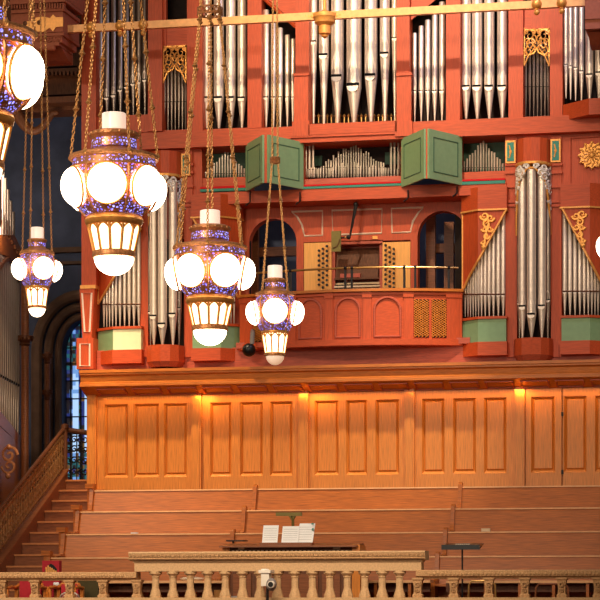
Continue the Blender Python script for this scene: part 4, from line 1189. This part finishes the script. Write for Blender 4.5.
    if True:
        bm = B(); rt = r_top*u*1.15
        for dz in (-4, 4): tube(bm, [c+Vector((rt*math.cos(2*PI*i/20), rt*math.sin(2*PI*i/20), (H+dz*(1 if big else .6))*u)) for i in range(20)], .9*u, 5, closed=True)
        for k in range(16):
            a = 2*PI*k/16; a2 = a+2*PI/16
            hhh = 4*(1 if big else .6)*u
            p0 = c+Vector((rt*math.cos(a), rt*math.sin(a), H*u)); p1 = c+Vector((rt*math.cos(a2), rt*math.sin(a2), H*u))
            tube(bm, [p0+Vector((0, 0, -hhh)), p1+Vector((0, 0, hhh))], .8*u, 4); tube(bm, [p0+Vector((0, 0, hhh)), p1+Vector((0, 0, -hhh))], .8*u, 4)
        obj('chain_gallery', bm, 'bronze', o, smooth=True)
    return o
D2R = math.radians
lantern('largest bright globe lantern, half cut off by the left edge above the others', -25, 36, 12.3, 122, 'big', D2R(60))
lantern('big blue-and-bronze globe lantern upper left, in front of the corner pillar', 114, 159.5, 16.9, 90, 'big', D2R(-10))
lantern('big globe lantern left of centre, lower than its larger neighbour, black sphere to its right', 210, 249, 20.2, 75, 'big', D2R(-34))
lantern('small lantern with four globes hanging left of the keyboard console', 275, 294, 25.8, 39, 'small', D2R(0), lit_bowl=False, H=137, r_top=4)
lantern('small lantern hanging at far left before the dark blue apse wall', 37, 253, 29.4, 35, 'small', D2R(20), H=320, r_top=8)
lantern('lantern at the right edge with only the side of one globe showing', 631, 228, 26.8, 57, 'big', D2R(30))


# ================================================================== PROPS ON THE CHOIR FLOOR
YD = -5.2
dk = thing('organ_desk', 'wide dark wooden console desk behind the raised balustrade, music sheets on its lid', 'desk', (X(290, YD), YD+.2, FLOOR_Z))
za_ = Z(290, 546, YD)
bm = B(); x0, x1 = X(221, YD), X(358, YD)
xprism(bm, [(YD-.12, za_-.02), (YD-.12, za_+.0), (YD+.45, za_+.05), (YD+.45, za_+.02)], x0, x1); obj('desk_top', bm, 'steps', dk)
bm = B(); box(bm, X(229, YD), X(352, YD), YD+.05, YD+.5, FLOOR_Z, za_-.0); obj('desk_body', bm, 'dark', dk)
for a, b_ in ((233, 251), (256, 273), (276, 295), (299, 318), (322, 340)):
    bm = B(); pbox(bm, a, b_, 574, 605, YD+.02, .04); obj('raised_panel', bm, 'steps', dk)
for a_, b_ in ((352, 360), (222.5, 229)):
    bm = B(); x0, x1 = X(a_, YD), X(b_, YD); box(bm, x0, x1, YD, YD+.45, FLOOR_Z, Z(290, 545, YD)); obj('side_post', bm, 'oak', dk)
bm = B()
for k in range(28): 
    px = 232+k*4.2; pbox(bm, px, px+1.8, 550.3, 551.4, YD+.03, .03)
pbox(bm, 238, 244, 547.6, 549.6, YD+.03, .03); pbox(bm, 333, 340, 547.2, 549.2, YD+.03, .03)
obj('stop_tab_row', bm, 'beige', dk)
bm = B(); a = P(287, 544.5, YD-.02)
xprism(bm, [(YD-.1, za_+.05), (YD+.06, za_+.05), (YD+.06, za_+.0), (YD-.1, za_+.0)], X(261, YD), X(313, YD)); obj('music_ledge', bm, 'steps', dk)
ms_y = YD-.0
def sheet(name, label, px0, px1, py0, py1, dy, skew=0, lines=True):
    bm = B(); zb_ = za_+.052; y0 = YD-.06+dy; x0, x1 = X(px0, y0), X(px1, y0); h = Z(290, py0, y0)-zb_
    v = [(x0, y0, zb_), (x1, y0, zb_), (x1+skew, y0+.1, zb_+h), (x0+skew, y0+.1, zb_+h)]
    q = [bm.verts.new(p) for p in v]+[bm.verts.new((p[0], p[1]+.006, p[2])) for p in v]
    for f in ((0,1,2,3), (4,5,6,7), (0,1,5,4), (1,2,6,5), (2,3,7,6), (3,0,4,7)): bm.faces.new([q[i] for i in f])
    if lines:
        for k in range(6):
            s = .15+.13*k; z0 = zb_+h*s; yy = y0+.1*s-.002
            box(bm, x0+.02, x1-.02, yy-.001, yy, z0, z0+.003, 1)
    return obj(name, bm, ['white', 'greyr'], None, label=label, cat='sheet music', group='sheets of music on the desk')
sheet('music_sheet', 'single white sheet of music, leftmost on the desk ledge', 262, 277.3, 525, 542, 0)
sheet('music_sheet', 'middle white sheet of music on the desk ledge, below the stand', 281.3, 298, 526, 542, 0)
sheet('music_sheet', 'rightmost and tallest white sheet of music with tiny blue and black clips', 297, 312.6, 523.3, 542, .03, .02)
bm = B(); pbox(bm, 311.5, 313.5, 523, 524.5, YD-.02, .02); pbox(bm, 311.8, 313.6, 528, 530.5, YD-.02, .02); obj('paper_clip', bm, 'teal', None, label='tiny teal clip on the edge of the tallest music sheet', cat='clip')
# conductor's stand behind
ys = -4.2
cs = thing('music_stand', 'olive-gold folding music stand standing behind the white sheets', 'music stand', (X(288.5, ys), ys, FLOOR_Z))
bm = B(); pbox(bm, 275.8, 301.5, 512.3, 516, ys, .05); obj('tray', bm, 'olive', cs)
bm = B(); tube(bm, [(X(292.5, ys), ys+.03, FLOOR_Z+.05), (X(292.5, ys), ys+.03, Z(292, 516, ys))], .022, 8); tube(bm, [P(290, 516, ys+.03), P(292.5, 521, ys+.03), P(295, 516, ys+.03)], .02, 6)
for k in range(3):
    a = 2*PI*k/3; tube(bm, [(X(292.5, ys), ys+.03, FLOOR_Z+.25), (X(292.5, ys)+.25*math.cos(a), ys+.03+.25*math.sin(a), FLOOR_Z+.01)], .012, 6)
obj('stand_pole', bm, 'olive', cs, smooth=True)
yk = -5.0
ks = thing('music_stand', 'black flat-topped music stand on a thin pole in front of the right pews', 'music stand', (X(462, yk), yk, FLOOR_Z))
bm = B(); a = P(462, 548.5, yk); x0, x1 = X(442.6, yk), X(480.8, yk)
q0 = [(x0, yk-.1, a.z-.01), (x1, yk-.1, a.z-.01), (x1, yk-.1, a.z+.045), (x0, yk-.1, a.z+.045)]
xprism(bm, [(yk-.12, a.z-.02), (yk-.12, a.z+.055), (yk-.1, a.z+.055), (yk-.1, a.z+.02), (yk+.28, a.z+.085), (yk+.28, a.z+.07)], x0, x1); obj('tray', bm, 'black', ks)
bm = B()
for k in range(7): pbox(bm, 455.5+k*2.1, 457+k*2.1, 543.8, 544.6, yk-.125, .004)
obj('silver_lettering_strip', bm, 'whitep', ks)
bm = B(); xx = X(462.3, yk); tube(bm, [(xx, yk, FLOOR_Z+.05), (xx, yk, a.z+.02)], .013, 8)
for k in range(3):
    an = 2*PI*k/3+.3; tube(bm, [(xx, yk, FLOOR_Z+.2), (xx+.28*math.cos(an), yk+.28*math.sin(an), FLOOR_Z+.01)], .012, 6)
obj('stand_pole', bm, 'iron', ks, smooth=True)

# camera on the balustrade
yc = YB-.45
pc = thing('remote_camera', 'small white remote-controlled camera with a dark lens mounted before the centre balusters', 'camera', (X(267, yc), yc, Z(267, 600, yc)))
bm = B(); pbox(bm, 258.5, 270.5, 570, 573, yc, .25); pbox(bm, 261, 269, 573, 586, yc+.02, .18); lathe(bm, [(.07, 0), (.075, .03), (.05, .06)], P(265, 573, yc+.12), 14); obj('camera_bracket', bm, 'whitep', pc)
bm = B(); cc = P(271.5, 584.5, yc); ball(bm, cc, .085, 16, 10, sc=(.9, .9, 1.1)); obj('camera_head', bm, 'greyr', pc, smooth=True)
bm = B(); d = Vector((0, -1, 0)); tube(bm, [cc+Vector((.02, -.05, 0)), cc+Vector((.02, -.14, 0))], .05, 14, mi=0); tube(bm, [cc+Vector((.02, -.14, 0)), cc+Vector((.02, -.15, 0))], .038, 14, mi=1); obj('lens', bm, ['whitep', 'black'], pc, smooth=True)
bm = B(); tube(bm, [P(267.5, 586, yc+.05), Vector((X(267.5, yc+.05), yc+.05, FLOOR_Z))], .022, 8); obj('cable_pole', bm, 'iron', pc)
# chairs behind the balustrade
def arm_chair(px, w, Y, top, label):
    o = thing('armchair', label, 'chair', (X(px, Y), Y, FLOOR_Z), 'red upholstered wooden armchairs')
    c = X(px, Y); hw = M(px, Y, w/2); zt_ = Z(px, top, Y)
    bm = B(); box(bm, c-hw*.7, c+hw*.7, Y+.38, Y+.46, FLOOR_Z+.35, zt_); obj('backrest', bm, 'upred', o)
    bm = B(); box(bm, c-hw*.85, c+hw*.85, Y-.05, Y+.4, FLOOR_Z+.36, FLOOR_Z+.45); obj('seat', bm, 'upred', o)
    for s in (-1, 1):
        bm = B(); x = c+s*hw*.95
        tube(bm, [(x, Y+.45, FLOOR_Z+.68), (x, Y+.2, FLOOR_Z+.7), (x+s*.02, Y, FLOOR_Z+.68), (x+s*.03, Y-.08, FLOOR_Z+.62), (x, Y-.04, FLOOR_Z+.4)], .028, 8); tube(bm, [(x-s*.22, Y+.42, FLOOR_Z+.75), (x-s*.05, Y+.42, FLOOR_Z+.74), (x, Y+.3, FLOOR_Z+.68)], .025, 8)
        obj('armrest', bm, 'oakh', o, smooth=True)
        for yy in (Y-.03, Y+.42):
            bm = B(); box(bm, x-.025, x+.025, yy-.025, yy+.025, FLOOR_Z, FLOOR_Z+.66); obj('leg', bm, 'oak', o)
    return o
arm_chair(22, 32, -5.6, 581, 'red upholstered wooden armchair at the far left behind the stone rail')
arm_chair(62, 26, -5.6, 584, 'red wooden armchair behind the rail, just under the red organ poster')
ps = thing('red_box_poster', 'red framed poster showing gold organ pipes, standing behind the left stone rail', 'poster', (X(51, -4.6), -4.6, FLOOR_Z))
yq = -4.6
bm = B(); pbox(bm, 42.2, 59.3, 560.6, 588, yq, .12); tube(bm, [(X(51, yq), yq+.06, FLOOR_Z), (X(51, yq), yq+.06, Z(51, 588, yq)+.02)], .03, 8); obj('red_board', bm, 'upred', ps)
bm = B(); prf = [(45, 573.5), (57, 573.5), (57, 569), (54, 565.5), (51, 563.5), (48, 565.5), (45, 569)]
yprism(bm, [(X(a, yq), Z(51, b_, yq)) for a, b_ in prf], yq-.006, yq+.01); obj('dark_picture_field', bm, 'black', ps)
for k, (px, pt) in enumerate(((46.2, 567), (48.1, 565.5), (50, 567), (51.9, 568), (53.8, 569.5), (55.7, 570.5))):
    bm = B(); pbox(bm, px-.7, px+.7, pt, 574, yq-.012, .01); obj('gold_pipe_motif', bm, 'gild', ps)
bm = B(); ball(bm, P(57.5, 584, yq-.02), .03, 8, 6); ball(bm, P(55, 584, yq-.02), .03, 8, 6); obj('white_pin', bm, 'white', ps)
# metal ring-backed chair
bm = B(); yr = -6.0; c = P(69.5, 600, yr)
tube(bm, [(c.x+.16*math.cos(2*PI*i/28), yr, c.z+.12*math.sin(2*PI*i/28)) for i in range(28)], .012, 6, closed=True)
tube(bm, [(c.x+.13*math.cos(2*PI*i/28), yr, c.z+.09*math.sin(2*PI*i/28)) for i in range(28)], .008, 6, closed=True)
tube(bm, [(c.x, yr, c.z-.12), (c.x, yr, FLOOR_Z)], .012, 6); tube(bm, [(c.x-.12, yr, FLOOR_Z+.012), (c.x+.12, yr, FLOOR_Z+.012)], .012, 6)
obj('wire_ring_stand', bm, 'whitep', None, smooth=True, label='round pale wire ring stand half hidden behind the left stone balusters', cat='stand')
bm = B(); pbox(bm, 77.5, 98, 577, 621, -4.9, .4); 
obj('draped_box', bm, 'olived', None, label='dark olive draped box behind the left stone balusters', cat='box')
# metal chairs right
def tube_chair(px0, px1, Y, top, label, mat='oak'):
    o = thing('stacking_chair', label, 'chair', (X((px0+px1)/2, Y), Y, FLOOR_Z), 'bent-frame chairs')
    x0, x1 = X(px0, Y), X(px1, Y); zt_ = Z((px0+px1)/2, top, Y)
    bm = B(); tube(bm, [(x0, Y, FLOOR_Z), (x0+.03, Y, zt_-.06), (x0+.07, Y, zt_), (x1-.07, Y, zt_), (x1-.03, Y, zt_-.06), (x1, Y, FLOOR_Z)], .016, 8); obj('back_frame', bm, mat, o, smooth=True)
    bm = B(); box(bm, x0+.02, x1-.02, Y-.38, Y-.02, FLOOR_Z+.3, FLOOR_Z+.34); obj('seat', bm, 'steps', o)
    for x in (x0+.02, x1-.02):
        bm = B(); tube(bm, [(x, Y-.36, FLOOR_Z), (x, Y-.34, FLOOR_Z+.31)], .014, 6); obj('leg', bm, mat, o, smooth=True)
tube_chair(467, 497, -5.3, 581, 'bent-frame chair seen through the right balusters, under the black music stand', 'brass')
tube_chair(534, 570, -4.6, 584, 'bent-frame chair behind the right balusters, nearer the right edge', 'steps')
# modesty front in front of the first pew row
for a, b_, nm in ((64, 430, 'left'), (446, 640, 'right')):
    o = thing('low_bench', 'long low oak bench glimpsed through the %s balusters' % ('left and centre' if nm == 'left' else 'right'), 'bench', (X((a+b_)/2, -4.0), -4.0, FLOOR_Z), 'low choir benches')
    bm = B(); pbox(bm, a, b_, 580.5, 583, -4.0, .35); obj('bench_top', bm, 'pewtop', o)
    bm = B(); pbox(bm, a, b_, 583, 592, -3.75, .05); obj('bench_back', bm, 'dark', o)
    for px in [a+4+i*34 for i in range(int((b_-a)/34)+1)]:
        bm = B(); pbox(bm, px, px+3, 583, 631, -3.95, .25); obj('bench_leg', bm, 'pew', o)
# bits and pieces
ycu = -4.0
bm = B(); cu = P(192, 579, ycu+.12); ball(bm, cu, .2, 14, 8, sc=(1.0, .6, .18)); obj('seat_cushion', bm, 'beige', None, smooth=True, label='beige cushion lying on the low bench behind the balusters, left of the desk', cat='cushion')
bm = B(); box(bm, X(214, -5.7), X(223.5, -5.7), -5.7, -5.5, FLOOR_Z, Z(218, 590, -5.7)); obj('orange_carton', bm, 'maple', None, label='small orange-tan carton behind the balusters at the left end of the desk', cat='box')
bm = B(); a = P(234, 596, -5.6); q = [bm.verts.new(v) for v in ((a.x-.12, -5.72, FLOOR_Z), (a.x+.08, -5.72, FLOOR_Z), (a.x+.12, -5.55, a.z), (a.x-.1, -5.55, a.z))]; bm.faces.new(q)
r_ = bmesh.ops.extrude_face_region(bm, geom=bm.faces[:]); bmesh.ops.translate(bm, verts=[v for v in r_['geom'] if isinstance(v, bmesh.types.BMVert)], vec=(0, .02, 0))
obj('paper_folder', bm, 'white', None, label='white paper folder leaning behind the balusters beside the orange carton', cat='folder')
bm = B(); zt_ = zr[2]; x0, x1 = X(481.5, Yr[2]), X(490, Yr[2]); box(bm, x0, x1, Yr[2]-.02, Yr[2]+.06, zt_, zt_+.045, 0); box(bm, x0-.003, x1+.003, Yr[2]-.023, Yr[2]+.05, zt_+.045, zt_+.05, 0)
obj('hymn_book', bm, 'beige', None, label='small cream book lying on the right third pew rail, above the black stand', cat='book')
bm = B(); x0, x1 = X(131, Yr[2]), X(137.5, Yr[2]); box(bm, x0, x1, Yr[2]-.02, Yr[2]+.05, zt_, zt_+.02); obj('folded_paper', bm, 'white', None, label='folded white paper lying on top of the left third-row pew', cat='paper')
bm = B(); yv = -3.95; pbox(bm, 226, 244, 540, 541.2, yv, .25); tube(bm, [(X(231.5, yv), yv+.1, FLOOR_Z), (X(231.5, yv), yv+.1, Z(231.5, 540, yv)+.0)], .015, 6); obj('small_black_tray', bm, 'iron', None, label='little black shelf on a post at the left end behind the desk', cat='stand')

# ================================================================== LIGHT
def area(name, loc, target, size, energy, col, sy=None, spread=None):
    l = bpy.data.lights.new(name, 'AREA'); l.energy = energy; l.color = col; l.size = size
    if sy: l.shape = 'RECTANGLE'; l.size_y = sy
    if spread: l.spread = spread
    o = bpy.data.objects.new(name, l); COL.objects.link(o); o.location = loc
    o.rotation_euler = (Vector(target)-Vector(loc)).to_track_quat('-Z', 'Y').to_euler()
    return o
def spot(name, loc, target, energy, col, size=.4, ang=30, blend=.5):
    l = bpy.data.lights.new(name, 'SPOT'); l.energy = energy; l.color = col; l.shadow_soft_size = size
    l.spot_size = math.radians(ang); l.spot_blend = blend
    o = bpy.data.objects.new(name, l); COL.objects.link(o); o.location = loc
    o.rotation_euler = (Vector(target)-Vector(loc)).to_track_quat('-Z', 'Y').to_euler()
    return o
WARM = (1, .80, .60)
spot('organ_spotlight', (-10, -19, 14.5), (-.8, 0, 6.8), 3100, (1, .78, .55), .45, 36, .8)
spot('organ_spotlight', (10, -20, 14.5), (2.2, 0, 7.2), 3300, (1, .78, .55), .45, 34, .8)
spot('organ_spotlight', (0.5, -17, 19.5), (1.5, 0, 11.4), 15500, (1, .76, .5), .3, 25, .9)
area('nave_fill', (0, -26, 15), (0, 0, 3.2), 6, 500, (1, .84, .68))  # added broad fill from above the nave
area('lantern_fill', (-2, -38, 9), (-1.5, -24, 4.2), 4, 1500, (1, .80, .6))  # added fill that brightens the bronze of the hanging lanterns
spot('choir_light', (-3.4, -4.0, 13), (-2.1, -.5, 3.4), 5000, (1, .76, .48), .25, 34, 1.0)
spot('choir_light', (3.0, -4.3, 13), (1.6, .2, 3.6), 4300, (1, .84, .66), .25, 26, 1.0)  # added second spot, brightens the middle of the panelling
area('rail_fill', (0, -9.6, 4.2), (0, -6.6, 1.9), 9, 78, (1, .84, .66), sy=.5, spread=math.radians(75))  # added low fill that lifts the stone balustrade
area('cool_bevel_fill', (5, -4, 15), (2.2, 0, 3), 1.2, 240, (.6, .6, 1))  # added cool fill from high right, meant for the panels' lower bevels
area('apse_fill', (-5.6, -.5, 8.5), (-5.3, 4.9, 6), 1.5, 120, (1, .8, .62))  # added fill to lift the dark plaster at the left
spot('side_case_fill', (-.6, -5, 9.5), (-5.3, 1.0, 4.4), 1500, (1, .72, .45), .3, 26, .8)  # added warm spot that brightens the side organ case
pl = bpy.data.lights.new('gallery_room_fill', 'POINT'); pl.energy = 14; pl.color = (.8, .85, 1); pl.shadow_soft_size = .2  # added point light, lifts the dark space behind the arches
po = bpy.data.objects.new('gallery_room_fill', pl); COL.objects.link(po); po.location = (X(360, 1.1), 1.0, Z(360, 215, 1.1))
for a, b_, e in ((99, 190, 3), (196, 212, 20), (214, 296, 3.5), (298, 330, 10), (332, 402, 3), (408, 513, 2.5), (514, 528, 20), (530, 620, 2.5)):
    x0, x1 = X(a, -.16), X(b_, -.16); z_ = zp_top-.03
    l = area('cornice_strip_light', ((x0+x1)/2, -.13, z_), ((x0+x1)/2, -.04, z_-1), x1-x0, e*(x1-x0)*.8, (1, .50, .14), sy=.03)
w = bpy.data.worlds.new('world'); scene.world = w; w.use_nodes = True
bg = w.node_tree.nodes['Background']; bg.inputs[0].default_value = (.85, .68, .52, 1); bg.inputs[1].default_value = .22
vs = scene.view_settings
vs.view_transform = 'Standard'; vs.look = 'None'; vs.gamma = 1; vs.exposure = .1; vs.use_curve_mapping = False
